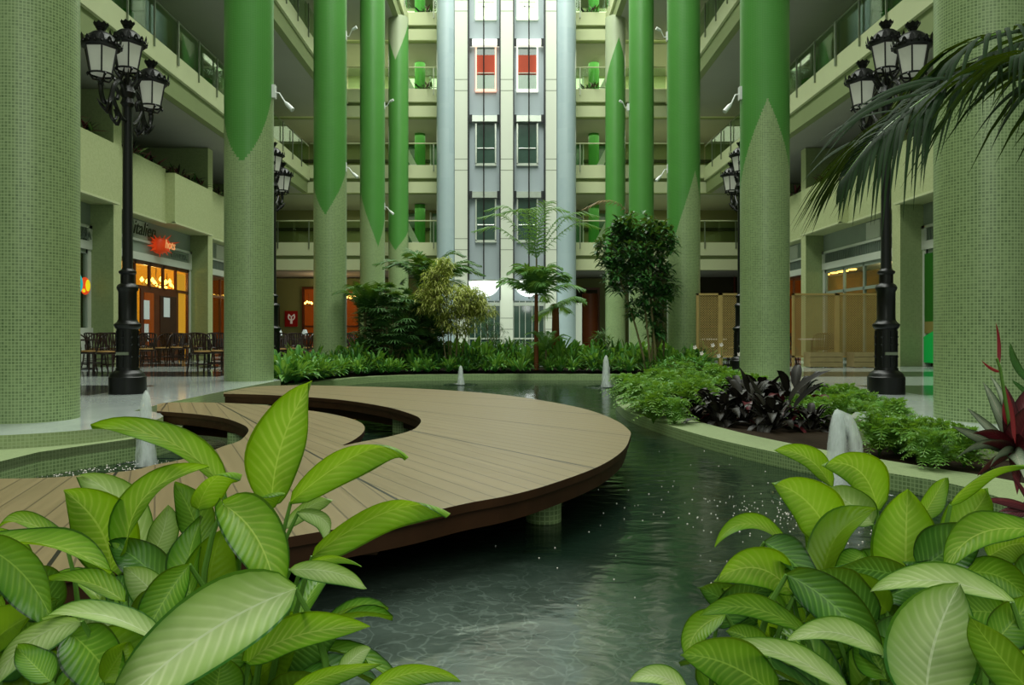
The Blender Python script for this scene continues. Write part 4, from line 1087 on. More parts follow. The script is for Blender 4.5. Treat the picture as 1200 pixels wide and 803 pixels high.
RIGHT=[
 ((974,570),(906,528),42,1.95,1.90,(8,-16),20,0,0,'ell'),
 ((1028,596),(962,545),72,1.92,1.86,(14,-26),10,0,0,'ell'),
 ((978,640),(904,566),92,1.72,1.66,(8,-18),10,0,0,'ell'),
 ((1022,612),(958,572),66,1.86,1.82,(0,-8),-10,3,0,'ell'),
 ((1062,694),(1064,573),112,1.60,1.62,(-2,0),0,0,1,'ell'),
 ((966,684),(1026,598),70,1.62,1.66,(-22,-14),-28,4,0,'ell'),
 ((924,640),(838,642),34,1.66,1.58,(-10,-36),30,0,0,'lance'),
 ((928,694),(836,682),74,1.52,1.44,(4,-30),8,0,0,'ell'),
 ((922,674),(1034,786),82,1.36,1.26,(10,-16),-8,2,2,'ell'),
 ((1186,706),(1020,694),56,1.34,1.30,(-10,-26),30,3,3,'ell'),
 ((1086,824),(1124,686),148,1.18,1.22,(-14,0),-4,3,3,'ell'),
 ((1224,828),(1134,718),74,1.12,1.10,(-14,-10),-10,1,3,'ell'),
 ((1104,640),(1158,572),66,1.76,1.74,(14,-8),-20,0,1,'ell'),
 ((1114,592),(1206,545),28,1.72,1.62,(-6,-18),52,0,1,'lance'),
 ((1214,622),(1108,670),66,1.54,1.46,(-20,-26),22,0,3,'ell'),
 ((850,720),(808,776),46,1.44,1.38,(-18,-8),10,0,2,'ell'),
 ((944,742),(820,722),46,1.36,1.30,(-4,-26),24,1,2,'ell'),
 ((905,812),(797,768),96,1.16,1.12,(0,-16),6,1,2,'ell'),
 ((806,815),(738,800),38,1.08,1.06,(0,-20),20,3,2,'ell'),
 ((994,812),(834,758),44,1.20,1.16,(4,-24),28,3,2,'lance'),
 ((1036,770),(922,752),50,1.24,1.22,(0,-26),25,3,2,'ell'),
 ((896,636),(964,700),60,1.56,1.48,(0,-10),-40,2,0,'lance'),
 ((1126,672),(1206,708),70,1.52,1.46,(10,-18),10,1,3,'ell'),
 ((1006,690),(1046,652),62,1.62,1.66,(0,-10),-20,1,1,'ell'),
 ((1072,688),(1100,632),60,1.70,1.72,(0,0),-20,0,1,'ell'),
 ((1160,652),(1212,640),60,1.72,1.66,(0,-10),10,0,3,'ell'),
 ((1080,608),(1108,560),40,1.84,1.86,(0,0),20,0,1,'ell'),
 ((980,704),(940,620),60,1.66,1.72,(0,0),30,1,0,'ell'),
 ((1160,760),(1212,700),70,1.34,1.36,(0,0),10,1,3,'ell'),
 ((930,700),(1000,720),60,1.5,1.46,(0,-14),10,2,0,'ell'),
 ((900,770),(850,740),46,1.3,1.3,(0,-10),10,1,2,'ell'),
 ((1040,800),(1010,740),80,1.24,1.30,(0,0),10,1,2,'ell'),
 ((1020,800),(1060,720),70,1.3,1.38,(0,0),-10,2,3,'ell'),
 ((1190,820),(1206,760),60,1.2,1.22,(0,0),10,0,3,'ell'),
 ((960,640),(1000,600),50,1.78,1.8,(0,0),0,1,0,'ell'),
 ((1010,650),(980,690),50,1.6,1.55,(0,-6),0,1,1,'ell'),
 ((1140,640),(1180,610),50,1.8,1.8,(0,-6),0,1,1,'ell'),
]
RF=random.Random(77)
for k in range(46):
    x=RF.uniform(-20,360); y=RF.uniform(max(675,690-(x>300)*0),830); y+=max(0,(x-260))*.25; s_=RF.choice((-1,1)); dd=RF.uniform(1.38,1.62)
    LEFT.append(((x+s_*RF.uniform(10,40),y+RF.uniform(10,30)),(x-s_*RF.uniform(20,60),y-RF.uniform(-10,38)),RF.uniform(56,92),dd+.03,dd,(RF.uniform(-6,6),-RF.uniform(4,16)),RF.uniform(-30,30),RF.choice((1,1,2,2,0,3,4)),RF.choice((1,2,2,4,3)),'ell'))
for k in range(46):
    x=RF.uniform(850,1215); y=RF.uniform(650,830)+max(0,940-x)*.7; s_=RF.choice((-1,1)); dd=RF.uniform(1.45,1.75)
    RIGHT.append(((x+s_*RF.uniform(10,40),y+RF.uniform(10,30)),(x-s_*RF.uniform(20,60),y-RF.uniform(-10,38)),RF.uniform(56,92),dd+.03,dd,(RF.uniform(-6,6),-RF.uniform(4,16)),RF.uniform(-30,30),RF.choice((1,1,2,2,0,4,2)),RF.choice((0,1,2,3)),'ell'))
def dieff(data,roots,labels):
    plants={}
    for k,(r,lb) in enumerate(zip(roots,labels)):
        e=empty('dieffenbachia',(r[0],r[1],-.1),label=lb,cat='plant'); plants[k]=(e,MB(),MB(),Vector((r[0],r[1],-.1)))
    for (b,t,wpx,y0,y1,bend,roll,mi,pl,prof) in data:
        e,ml,ms,root=plants[pl]
        P0=W(b[0],b[1],y0); P1=W(t[0],t[1],y1); ym=(y0+y1)/2
        mid=W((b[0]+t[0])/2+bend[0]*1.5,(b[1]+t[1])/2+bend[1]*1.5,ym)
        T=(P1-P0).normalized(); view=Vector((mid.x,mid.y,mid.z-EYE)).normalized()
        S=T.cross(view).normalized(); S=Matrix.Rotation(math.radians(roll),3,T)@S
        leaf(ml,P0,P1,mid,S,wpx/F*ym,prof,16,5,fold=.16 if abs(roll)<25 else .3,wav=.05,mi=mi,curl=.1)
        # stalk from crown to blade
        stem=root+Vector((RP.uniform(-.04,.04),RP.uniform(-.04,.04),RP.uniform(.0,.12)))
        if stem.z>P0.z-.04: stem.z=P0.z-.1
        dn=(-(mid-P0).normalized()*.45+Vector((0,0,-.8))).normalized(); c=P0+dn*(P0-stem).length*.5
        ms.tube(bez(stem,c,P0,8),[.010,.009,.008,.008,.007,.006,.006,.005,.004],6)
    for k,(e,ml,ms,root) in plants.items():
        # low filler leaves closing the heart of the plant
        for j in range(16):
            a=RP.uniform(0,2*PI); r=RP.uniform(.12,.34); z=RP.uniform(.05,.28); p0=root+Vector((.06*math.cos(a),.06*math.sin(a),z))
            p1=root+Vector((r*math.cos(a),r*math.sin(a),z+RP.uniform(-.05,.15))); cc=(p0+p1)/2+Vector((0,0,.09))
            leaf(ml,p0,p1,cc,Vector((-math.sin(a),math.cos(a),0)),RP.uniform(.08,.12),'ell',8,3,mi=RP.choice((1,2,1,0)),curl=.1)
        for j in range(4):
            a=j*1.6; ms.tube([root,root+Vector((.03*math.cos(a),.03*math.sin(a),.14)),root+Vector((.06*math.cos(a),.06*math.sin(a),.26))],[.016,.013,.008],7)
        ml.build('foliage',[M[n] for n in LM],e); ms.build('stem',M['stalk'],e)
dieff(LEFT,[(-.52,1.78),(-.88,1.82),(-.50,1.50),(-.36,1.12),(-.92,1.38)],
 ['dieffenbachia with the tall upright leaf and two arching leaves over the deck, left foreground',
  'dieffenbachia at left with a long leaf arching left over the deck',
  'dieffenbachia in the middle of the left clump with a folded drooping olive leaf',
  'nearest left dieffenbachia with the big pale veined leaf at the bottom edge',
  'dieffenbachia at the bottom left corner with overlapping arching leaves'])
dieff(RIGHT,[(.82,1.92),(.95,1.78),(.66,1.40),(.95,1.30)],
 ['dieffenbachia at the left back of the right clump beside the fountain jet',
  'dieffenbachia with the large upright oval leaf in the middle of the right clump',
  'dieffenbachia at the lower left of the right clump leaning over the water',
  'nearest right dieffenbachia with a broad pale leaf at the bottom right'])

# ---- ground cover, ferns ---------------------------------------------------
def rosette(n,L,w,mats,name,up=(.3,1.1),prof='ell',nl=6,na=2,stem=True,droop=.25,fold=.3):
    m=MB()
    for i in range(n):
        a=i*2.4+RP.uniform(-.3,.3); el=RP.uniform(*up); l=L*RP.uniform(.65,1.1)
        d=Vector((math.cos(a)*math.cos(el),math.sin(a)*math.cos(el),math.sin(el)))
        p0=Vector((d.x*.02,d.y*.02,.02+RP.uniform(0,.1)*L)); q=p0+d*l*.35; p1=p0+d*l-Vector((0,0,droop*l*math.cos(el)))
        leaf(m,q if stem else p0,p1,q+d*l*.4+Vector((0,0,.05*l)),Vector((-math.sin(a),math.cos(a),0)),w*RP.uniform(.8,1.15),prof,nl,na,fold=fold,wav=.03,mi=RP.randrange(len(mats)))
        if stem: m.tube([p0-Vector((0,0,.05)),q],[.006,.004],4,mi=0,cap=False)
    me_o=m.build(name,mats); return me_o
def clone(o,x,y,z,rz,s,label=None,group=None,cat='plant',tilt=0):
    c=o.copy(); col.objects.link(c); c.location=(x,y,z); c.rotation_euler=(tilt,0,rz); c.scale=(s,s,s)
    c['category']=cat
    if label: c['label']=label
    if group: c['group']=group
    return c
def scatter(proto,pts,label,group,s=(.8,1.15),zj=0):
    for (x,y,z) in pts:
        o=RP.choice(proto); clone(o,x,y,z,RP.uniform(0,6.28),RP.uniform(*s),label,group)
cov=[rosette(40,.5,.13,[M['cover'],M['cover2']],'ground_cover_plant',(.2,1.3)) for _ in range(3)]
cov2=[rosette(60,.46,.075,[M['cover'],M['tree_leaf']],'ground_cover_plant',(.1,1.4),'lance') for _ in range(2)]
nest=rosette(20,.75,.13,[M['cover2'],M['cover']],'birds_nest_fern',(.75,1.35),'lance',8,2,False,.15)
def arc_pts(n,inset,jit,t0=0,t1=1):
    out=[]
    for i in range(n):
        t=(t0+(t1-t0)*(i+.5)/n)*(len(BACK)-1); k=int(t); p=BACK[min(k,len(BACK)-1)]; q=BACKO[min(k,len(BACK)-1)]
        d=(q-p).normalized(); out.append((p.x+d.x*(inset+RP.uniform(-jit,jit)),p.y+d.y*(inset+RP.uniform(-jit,jit)),-.1))
    return out
lb='low bushy broad leaved plant in the planting behind the far pond rim'; gr='ground cover behind the far pond rim'
scatter(cov+cov2,arc_pts(38,.42,.1),lb,gr,(.7,1.05)); scatter(cov2+cov,arc_pts(36,.95,.2,.14),lb,gr,(.95,1.4)); scatter(cov2+cov,arc_pts(34,1.6,.3,.3),lb,gr,(1.2,1.6)); scatter(cov2+cov,arc_pts(28,2.5,.4,.4,.95),lb,gr,(1.5,1.9))
scatter(cov,[(-4.35+RP.uniform(-.15,.25),15.5+i*.33,-.1) for i in range(12)]+[(-4.75+RP.uniform(-.15,.2),16.3+i*.4,-.1) for i in range(9)],'bright broad leaved plant at the left end of the far planting','bright plants at the left end of the far planting',(.85,1.25))
for (px,py,s) in ((497,431,1.0),(352,440,.7),(760,428,1.0),(773,431,.8),(610,436,.7)):
    y=F*(EYE+.1)/(py-CY) if py>434 else 20.9
    x=(px-CX)/F*y; o=clone(nest,x,y,-.1,RP.uniform(0,6),s,{497:'upright bird nest fern below the yellow shrub',352:'bright upright fern at the left tip of the far planting',760:'upright strap leaved fern right of the far fountain jet',773:'second strap leaved fern beside the tree trunks',610:'small upright fern below the tall centre palm'}[px])
for o in cov+cov2+[nest]: bpy.data.objects.remove(o)

def fern(n,L,mats,name='fern'):
    m=MB()
    for i in range(n):
        a=i*2.4+RP.uniform(-.3,.3); el=RP.uniform(.3,1.45); l=L*RP.uniform(.75,1.15)
        d=Vector((math.cos(a),math.sin(a),0)); hz=l*(math.cos(el)*.75+.12); P=bez((0,0,0),(d.x*hz*.3,d.y*hz*.3,l*math.sin(el)*1.1+.08),(d.x*hz,d.y*hz,l*math.sin(el)*.85-.04),9)
        m.tube(P,[.003]*len(P),3,cap=False); sd=Vector((-d.y,d.x,0)); mi=RP.randrange(len(mats))
        for k in range(2,10):
            w=l*.22*math.sin(PI*(k/10)**.7)+.01
            for sgn in (-1,1):
                p=P[k]; T=(P[k]-P[k-1]).normalized(); e_=p+(sd*sgn*w+T*w*.45)-Vector((0,0,w*.2)); n_=T*(l*.028)
                mid=(p+e_)/2
                b=len(m.v); m.v += [tuple(p),tuple(mid-n_),tuple(e_),tuple(mid+n_)]; m.face((b,b+1,b+2,b+3),[(0,.5),(.5,0),(1,.5),(.5,1)],mi,True)
                for kk in (.25,.5,.75):                                  # pinnules break the outline
                    c0=p+(e_-p)*kk; e2=c0+T*w*.34; e3=c0-T*w*.22; u_=(e_-p).normalized()*w*.07
                    b=len(m.v); m.v += [tuple(c0-u_),tuple(e2),tuple(c0+u_),tuple(e3)]; m.face((b,b+1,b+2,b+3),[(0,.5),(.5,0),(1,.5),(.5,1)],mi,True)
    return m.build(name,mats)
fe=[fern(46,.46,[M['fern'],M['cover2']]) for _ in range(3)]
def inbed(t,d):        # point behind the right rim: t along, d inwards
    k=min(int(t*(len(RIM_R)-1)),len(RIM_R)-2); p=RIM_R[k]; q=OUT_R[k]; n_=(q-p).normalized(); return (p.x+n_.x*(.55+d),p.y+n_.y*(.38+d),-.22)
def bedpt(px,py,z=-.1):
    p=G(px,py,z); return (p.x,p.y,-.22)
lb='feathery green fern in the bed on the right bank'; gr='ferns of the right bank bed'
F1=[]
for (px,py) in ((742,458),(752,470),(768,476),(790,482),(760,462),(778,468),(800,474),(785,460),(806,462),(830,470),(770,452),(795,450),(820,452),(845,458),(870,456),(890,462),(850,446),(880,444),(810,442),(836,440),(960,478),(985,484),(1005,476),(990,494),(1030,500),(970,470),(1050,512),(1075,518),(1100,512),(1030,512),(1060,503),(1120,515),(1140,505),(1012,488),(1090,526),(1130,524),(1085,508),(935,470),(1020,478),(1040,486)):
    p=bedpt(px,py,-.05); F1.append((p[0],p[1],p[2]))
F1=[p for p in F1 if (p[0]-4.9)**2+(p[1]-7.9)**2>1.35**2]
F1=[p for p in F1 if not (802<CX+p[0]/p[1]*F<950 and p[1]<11.2)]
F1+=[(p[0]+RP.uniform(-.3,.3),p[1]+RP.uniform(.1,.5),p[2]) for p in F1[:26]]
big=[p for p in F1 if p[0]/p[1]*F+CX<900]; small=[p for p in F1 if p[0]/p[1]*F+CX>=1035]; mid_=[p for p in F1 if 900<=p[0]/p[1]*F+CX<1035]+[bedpt(px,py,-.1) for px,py in ((962,470),(975,478),(992,474),(1004,486),(1018,492),(1030,486),(1046,496),(985,466),(1010,478))]
scatter(fe,mid_,lb,gr,(.62,.9))
scatter(fe,big,lb,gr,(.75,1.15)); scatter(fe,small,lb,gr,(.5,.8))
for o in fe: bpy.data.objects.remove(o)
# dark leaved plants
dk=[rosette(44,.5,.16,[M['darkleaf']]*14+[M['darkred']],'dark_leaved_plant',(.0,1.15),'ell',7,2,True,.4) for _ in range(3)]
lbs=['at the left end of the dark group','low beside the rim stones','in the centre of the dark group','with a tall reddish leaf, touching the second right column','at the right end with a long leaf reaching right','behind the dark group','in the front of the dark group','between fern clumps']
for (px,py,s),t_ in zip(((815,484,.8),(845,490,.8),(872,488,1.05),(893,478,1.1),(930,482,1.1),(868,472,.95),(905,496,.8),(950,496,.6)),lbs):
    p=bedpt(px,py,-.15); clone(dk[px%3],p[0],p[1],-.22,RP.uniform(0,6),s*1.3,'purple black leaved plant, '+t_)
for o in dk: bpy.data.objects.remove(o)
# single long leaves of the dark plants
dkl=1
e=empty('dark_leaved_plant',bedpt(940,484,-.15),label='dark plant with two long narrow leaves pointing right',cat='plant'); m=MB(); y=7.9
for (b,c,t_,w) in (((925,475),(935,448),(974,434),11),((930,480),(945,460),(966,448),9),((880,462),(878,440),(866,430),14),((893,462),(884,446),(876,440),10)):
    leaf(m,W(b[0],b[1],y),W(t_[0],t_[1],y-.1),W(c[0],c[1],y),Vector((.3,.9,.5)),w/F*y*2.2,'lance',8,2,fold=.4)
m.build('foliage',M['darkleaf'],e)
g0=G(928,484,-.22); MB().tube([(g0.x,g0.y,-.24),W(926,476,7.9)],[.02,.012],6).build('stem',M['darkred'],e)
# bromeliad / cordyline with red bracts at right edge
e=empty('red_bromeliad',W(1190,540,4.6),label='dark red and silver striped bromeliad with a tall red flower spike at the right edge',cat='plant'); y=4.7
mf=MB(); mb_=MB(); ms=MB(); root=(1188,530)
for (t_,c,w,mi,dy) in (((1116,500),(1150,512),16,1,0),((1120,538),(1150,505),13,1,-.3),((1133,478),(1160,500),11,1,.2),((1152,448),(1172,480),14,1,.2),((1160,440),(1184,470),10,1,.3),((1178,452),(1186,490),20,0,.1),((1212,470),(1200,500),34,0,-.1),((1205,455),(1198,480),26,0,.1),
     ((1140,508),(1165,498),16,0,-.2),((1150,520),(1172,512),14,0,-.25),((1210,540),(1202,510),26,0,-.3),((1160,548),(1170,520),13,1,-.4),((1200,560),(1192,530),18,1,-.4),((1145,558),(1160,535),14,0,-.3),((1215,430),(1208,470),22,0,.2),((1192,580),(1188,545),14,0,-.4)):
    leaf(mf,W(root[0],root[1],y),W(t_[0],t_[1],y+dy),W(c[0],c[1],y+dy*.5),Vector((t_[1]-root[1],30,-(root[0]-t_[0]))).normalized(),w/F*y*1.5,'lance',9,2,fold=.35,mi=mi)
mf.build('foliage',[M['darkred'],M['stripe_leaf']],e)
ms.tube([W(1188,530,y),W(1180,480,y),W(1172,432,y),W(1168,420,y)],[.012,.011,.009,.008],8); ms.build('stem',M['stalk'],e)
mb_=MB(); leaf(mb_,W(1171,431,y),W(1167,378,y),W(1176,402,y),Vector((1,.2,0)),.055,'lance',10,3,fold=.7); mb_.build('red_bract',M['redbract'],e)
mb_=MB(); leaf(mb_,W(1173,436,y),W(1150,422,y),W(1160,432,y),Vector((.2,.4,1)),.04,'lance',8,3,fold=.6); mb_.build('red_bract',M['redbract'],e)
mb_=MB(); leaf(mb_,W(1184,500,y),W(1176,472,y),W(1178,486,y),Vector((1,.2,0)),.06,'lance',8,2,fold=.5); mb_.build('red_bract',M['redbract'],e)
mb_=MB(); leaf(mb_,W(1190,520,y-.2),W(1178,455,y-.2),W(1192,480,y-.2),Vector((1,.4,0)),.07,'lance',8,2,fold=.5); mb_.build('red_bract',M['redbract'],e)

e=empty('broadleaf_shrub',W(1215,480,5.2),label='dark green broad leaves entering at the right edge above the bromeliad',cat='plant'); m=MB()
leaf(m,W(1215,452,5.2),W(1184,402,5.2),W(1190,432,5.2),Vector((.8,.3,-.4)),.16,'ell',10,3); leaf(m,W(1215,470,5.2),W(1186,446,5.2),W(1195,452,5.2),Vector((.5,.3,.8)),.06,'ell',8,2); leaf(m,W(1230,440,5.2),W(1215,380,5.2),W(1225,410,5.2),Vector((1,.3,0)),.15,'ell',8,2)
m.build('foliage',M['tree_leaf'],e); MB().tube([W(1232,540,5.2),W(1228,470,5.2),W(1215,452,5.2)],[.012,.01,.006],6).build('stem',M['stalk'],e)
e=empty('red_bromeliad',W(1206,600,2.4),label='red leaved bromeliad tip at the right edge above the foreground leaves',cat='plant'); m=MB(); y=2.42
for (t_,w) in (((1152,586),12),((1164,610),12),((1186,556),14),((1200,600),20),((1170,600),8)):
    leaf(m,W(1215,598,y),W(t_[0],t_[1],y),W((1215+t_[0])/2,(598+t_[1])/2-8,y),Vector((.2,.7,.7)),w/F*y*1.8,'lance',8,2,fold=.4)
m.build('foliage',M['darkred'],e); p_=W(1215,598,y); MB().tube([(p_.x,p_.y,-.1),p_],[.02,.012],6).build('stem',M['stalk'],e)

# ---- palms -----------------------------------------------------------------
def frond(m,ms,P,Lf,w,n,mi=0,droop=.45,spread=1.0,tipscale=.35,up=Vector((0,0,1)),rr=.008,rnd=RP):
    P=catmull(P,6); ms.tube(P,[rr*(1-.8*i/len(P)) for i in range(len(P))],5,cap=False)
    tot=len(P)-1
    for k in range(n):
        t=(k+.5)/n; t=.06+.94*t; f=t*tot; i=min(int(f),tot-1); p=P[i]+(P[i+1]-P[i])*(f-i); T=(P[i+1]-P[i]).normalized()
        sd=T.cross(up); sd=sd.normalized() if sd.length>.05 else Vector((1,0,0)); nu=sd.cross(T)
        l=Lf*(math.sin(PI*min(1,(t*.85+.12)))**.6)*(1-(1-tipscale)*max(0,t-.7)/.3)*rnd.uniform(.88,1.08)
        for s in (-1,1):
            an=math.radians(62-38*t)*spread
            d=(T*math.cos(an)+sd*s*math.sin(an)+nu*.18).normalized()
            p1=p+d*l-Vector((0,0,droop*l*rnd.uniform(.7,1.2))); c=p+d*l*.5+nu*l*.06
            leaf(m,p,p1,c,T.cross(d).cross(d) if False else T,w,'strap',5,1,fold=.3,mi=mi)
# near frond, upper right
e=empty('overhanging_palm',(2.35,2.3,-.1),label='dark palm whose long fronds hang into the picture from the upper right',cat='palm')
m=MB(); ms=MB(); y=2.45
P=[W(1300,180,y),W(1235,90,y),W(1180,68,y),W(1120,92,y),W(1066,128,y-.05),W(1022,166,y-.1),W(990,206,y-.12)]
frond(m,ms,P,.4,.015,46,0,.75,.9,.6,rr=.008)
P=[W(1300,140,y+.1),W(1260,70,y+.1),W(1215,38,y+.1),W(1160,42,y),W(1120,66,y)]
frond(m,ms,P,.4,.016,24,0,.9,1.0,.8,rr=.007)
P=[W(1300,160,y-.2),W(1262,90,y-.2),W(1225,62,y-.25),W(1190,66,y-.3)]
frond(m,ms,P,.42,.016,16,0,1.0,1.0,.9,rr=.006)
# long sprays
RQ=random.Random(5)
for (b,t_) in (((1100,96),(975,160)),((1090,100),(960,178)),((1080,110),(948,196)),((1060,128),(955,170)),((1120,90),(1000,130)),((1060,130),(975,232)),((1070,126),(985,246)),((1050,140),(968,222)),((1080,120),(996,236)),((1090,118),(1008,214)),((1040,140),(975,240)),((1100,112),(1020,190)),((1110,110),(1040,200)),((1150,80),(1072,148)),((1170,76),(1080,156)),((1180,78),(1096,158)),((1195,80),(1122,160)),((1205,84),(1150,165)),((1215,88),(1168,160)),((1225,92),(1188,172)),((1240,40),(1126,100)),((1240,60),(1060,120)),((1240,66),(1040,140)),((1230,70),(1090,110)),((1240,50),(1108,86)),((1250,30),(1130,60)),((1240,86),(1136,170)),((1245,84),(1160,178)),((1250,90),(1204,180)),((1120,84),(958,196)),((1110,92),(990,222)),((1090,104),(1018,232)),((1085,112),(1030,214)),((1140,84),(1060,176)),((1130,88),(1046,186)),((1030,160),(940,214)),((1045,150),(950,240))):
    y_=y-.05+RQ.uniform(-.12,.12); c=(t_[0]+(b[0]-t_[0])*.42,b[1]+(t_[1]-b[1])*.12-4)
    leaf(m,W(b[0],b[1],y_),W(t_[0],t_[1],y_),W(c[0],c[1],y_),Vector((RQ.uniform(.2,.6),.5,RQ.uniform(.3,.9))),.019,'strap',10,1,fold=.3)
m.build('foliage',M['palm_near'],e); ms.build('frond_stalks',M['stalk'],e); tk=MB()
for k_,(xx,yy) in enumerate(((1300,180),(1300,140),(1300,160))):
    p_=W(xx,yy,y+(0,.1,-.2)[k_]); tk.tube(catmull([(2.35+.03*k_,2.3,-.1),(2.36+.04*k_,2.33,.5),(2.25,2.38+.03*k_,1.05),p_],5),[.034-.0016*i_ for i_ in range(16)],8)
tk.build('trunk',M['bark'],e)

def fan_leaf(m,c,d,L,w,n,mi=0,drp=.35):
    d=Vector(d).normalized(); sd=d.cross(Vector((0,0,1))); sd=sd.normalized() if sd.length>.05 else Vector((1,0,0)); nn=sd.cross(d)
    for k in range(n):
        a=math.radians(-75+150*k/(n-1)); v=(d*math.cos(a)+sd*math.sin(a)).normalized(); l=L*RP.uniform(.85,1.05)*(1-.25*abs(a))
        leaf(m,c,Vector(c)+v*l-Vector((0,0,drp*l)),Vector(c)+v*l*.5+nn*l*.08,v.cross(nn),w,'strap',4,1,fold=.3,mi=mi)
# rhapis / dense dark palm clump left of centre
def rhapis(x,y,h,r,n,label):
    e=empty('lady_palm',(x,y,-.1),label=label,cat='palm'); m=MB(); ms=MB()
    for i in range(n):
        a=RP.uniform(0,6.28); rr=r*math.sqrt(RP.uniform(.02,1)); z=h*RP.uniform(.15,1)*(1-.28*(rr/r)**2)
        c=Vector((x+rr*math.cos(a),y+rr*math.sin(a)*.8,z)); el=RP.uniform(.0,1.2)
        fan_leaf(m,c,(math.cos(a)*math.cos(el),math.sin(a)*math.cos(el)-.25,math.sin(el)),RP.uniform(.34,.5),.055,9)
        if i%3==0: ms.tube([(x+rr*.4*math.cos(a),y+rr*.4*math.sin(a),-.1),(x+rr*.7*math.cos(a),y+rr*.7*math.sin(a),z*.6),tuple(c)],[.014,.012,.006],5)
    m.build('foliage',M['rhapis'],e); ms.build('stem',M['bark'],e)
rhapis(-3.15,21.2,2.3,.95,400,'dense dark lady palm clump left of the yellow shrub, behind the pond')
rhapis(-2.4,21.9,1.8,.7,160,'shorter dark lady palm at the foot of the yellow shrub')
def palm(x,y,h,nf,Lf,ll,label,mat_,trunk='bark',tr=.05,lw=.04,el=(.1,1.2),droop=.4,nleaf=22,lean=0,name='palm',z0=-.1,spread=1.0,fr=None):
    e=empty(name,(x,y,z0),label=label,cat='palm'); m=MB(); ms=MB(); mt=MB()
    top=Vector((x+lean,y,h)); tp=bez((x,y,z0),(x+lean*.2,y,h*.5),top,8)
    mt.tube(tp,[tr*(1.15-.35*i/8) for i in range(9)],10)
    i=0
    for k in range(nf):
        a=k*2.4+RP.uniform(-.2,.2); ee=RP.uniform(*el)
        if fr: a,ee=fr[k]
        d=Vector((math.cos(a)*math.cos(ee),math.sin(a)*math.cos(ee),math.sin(ee))); L=Lf*RP.uniform(.85,1.1)
        h=Vector((math.cos(a),math.sin(a),0)); P=[top,top+d*L*.35,top+d*L*.62+h*L*.1,top+d*L*.74+h*L*.34-Vector((0,0,L*.13))]
        frond(m,ms,P,ll,lw,nleaf,0,droop,spread)
    m.build('foliage',M[mat_],e); ms.build('frond_stalks',M['stalk'],e); mt.build('trunk',M[trunk],e)
    return e
# broad arching palm above the clump
palm(-2.3,22.6,2.2,20,1.7,.55,'arching feather palm rising behind the dark lady palm clump','palm_dark',el=(.3,1.3),droop=.4,lw=.055,nleaf=26)
palm(-3.85,20.9,1.5,12,1.15,.42,'small feather palm with fronds crossing the fourth left column','palm_dark',el=(.5,1.2),droop=.3)
# tall slim palm in front of tower
palm(.83,21.5,3.0,11,2.3,.5,'tall slim feathery palm in front of the lift tower','palm_mid',tr=.03,lw=.03,droop=.55,nleaf=24,fr=[(0.2,1.45),(2.9,1.35),(.2,1.15),(2.9,1.2),(0,1.0),(3.3,1.0),(1.5,1.3),(-1.2,1.35),(-2,1.2),(3.0,.75),(.3,.8)])
m=MB(); 
palm(.8,20.9,1.95,18,1.2,.5,'mid height palm with broad pale fronds below the tall slim palm','palm_mid',trunk='bark_red',tr=.06,lw=.05,el=(.0,1.3),droop=.5,nleaf=26)
palm(1.42,22.4,1.75,6,.8,.35,'palm with a thick reddish fibrous trunk right of centre','palm_mid',trunk='bark_red',tr=.12,lw=.035,el=(-.6,.6),droop=.7)
palm(1.05,20.6,.45,8,.75,.26,'young feather palm low in the centre planting','palm_mid',tr=.03,lw=.03,el=(.3,1.2),droop=.3)
# dried frond
e=empty('dry_palm_frond',W(690,240,23),label='dry brown palm frond hanging beside the right marble column of the tower',cat='plant'); m=MB(); ms=MB()
P=[W(742,256,23),W(725,240,23),W(705,236,23),W(682,246,23)]; frond(m,ms,P,.42,.03,16,0,.5,1.0); m.build('foliage',M['dry_leaf'],e); ms.build('frond_stalks',M['bark'],e)

# ---- leafy shrubs / trees ---------------------------------------------------
def shrub(x,y,crown,n,ll,lw,label,mat_,trunks,name='shrub',prof='ell',droop=.4,z0=-.1,tr=.02,bark='bark',seed=1,clump=5):
    """crown=list of (dx,z,rx,rz)"""
    rd=random.Random(seed); e=empty(name,(x,y,z0),label=label,cat='tree' if name.endswith('tree') else 'shrub'); m=MB(); mt=MB()
    for (dx0,dx1,h) in trunks:
        yy=y+rd.uniform(-.25,.25); P=[(x+dx0,yy,z0),(x+dx0+(dx1-dx0)*.35+rd.uniform(-.04,.04),yy,z0+(h-z0)*.45),(x+dx1,yy,h)]; mt.tube(bez(P[0],P[1],P[2],7),[tr*(1.2-.7*i/7) for i in range(8)],7)
    tot=sum(c[2]*c[3] for c in crown)
    for (dx,z,rx,rz) in crown:
        k=int(n*rx*rz/tot/clump)
        for i in range(k):
            a=rd.uniform(0,6.28); b=rd.uniform(-1,1); r_=rd.uniform(.35,1)**.5; q=math.sqrt(1-b*b)
            c=Vector((x+dx+rx*r_*q*math.cos(a),y+min(rx,.9)*r_*q*math.sin(a),z+rz*r_*b))
            tw=Vector((x+dx,y,z-rz*.6)); mt.tube([tw+(c-tw)*.55,c],[.005,.002],3,cap=False)
            for j in range(clump):
                aa=rd.uniform(0,6.28); ee=rd.uniform(-.5,.9); d=Vector((math.cos(aa)*math.cos(ee),math.sin(aa)*math.cos(ee),math.sin(ee))); l=ll*rd.uniform(.7,1.15)
                p0=c+d*.02; p1=c+d*l-Vector((0,0,droop*l)); leaf(m,p0,p1,c+d*l*.5+Vector((0,0,.1*l)),Vector((-math.sin(aa),math.cos(aa),.1)),lw*rd.uniform(.8,1.2),prof,3,1,fold=.25,rnd=rd)
    m.build('foliage',M[mat_],e); mt.build('trunk',M[bark],e); return e
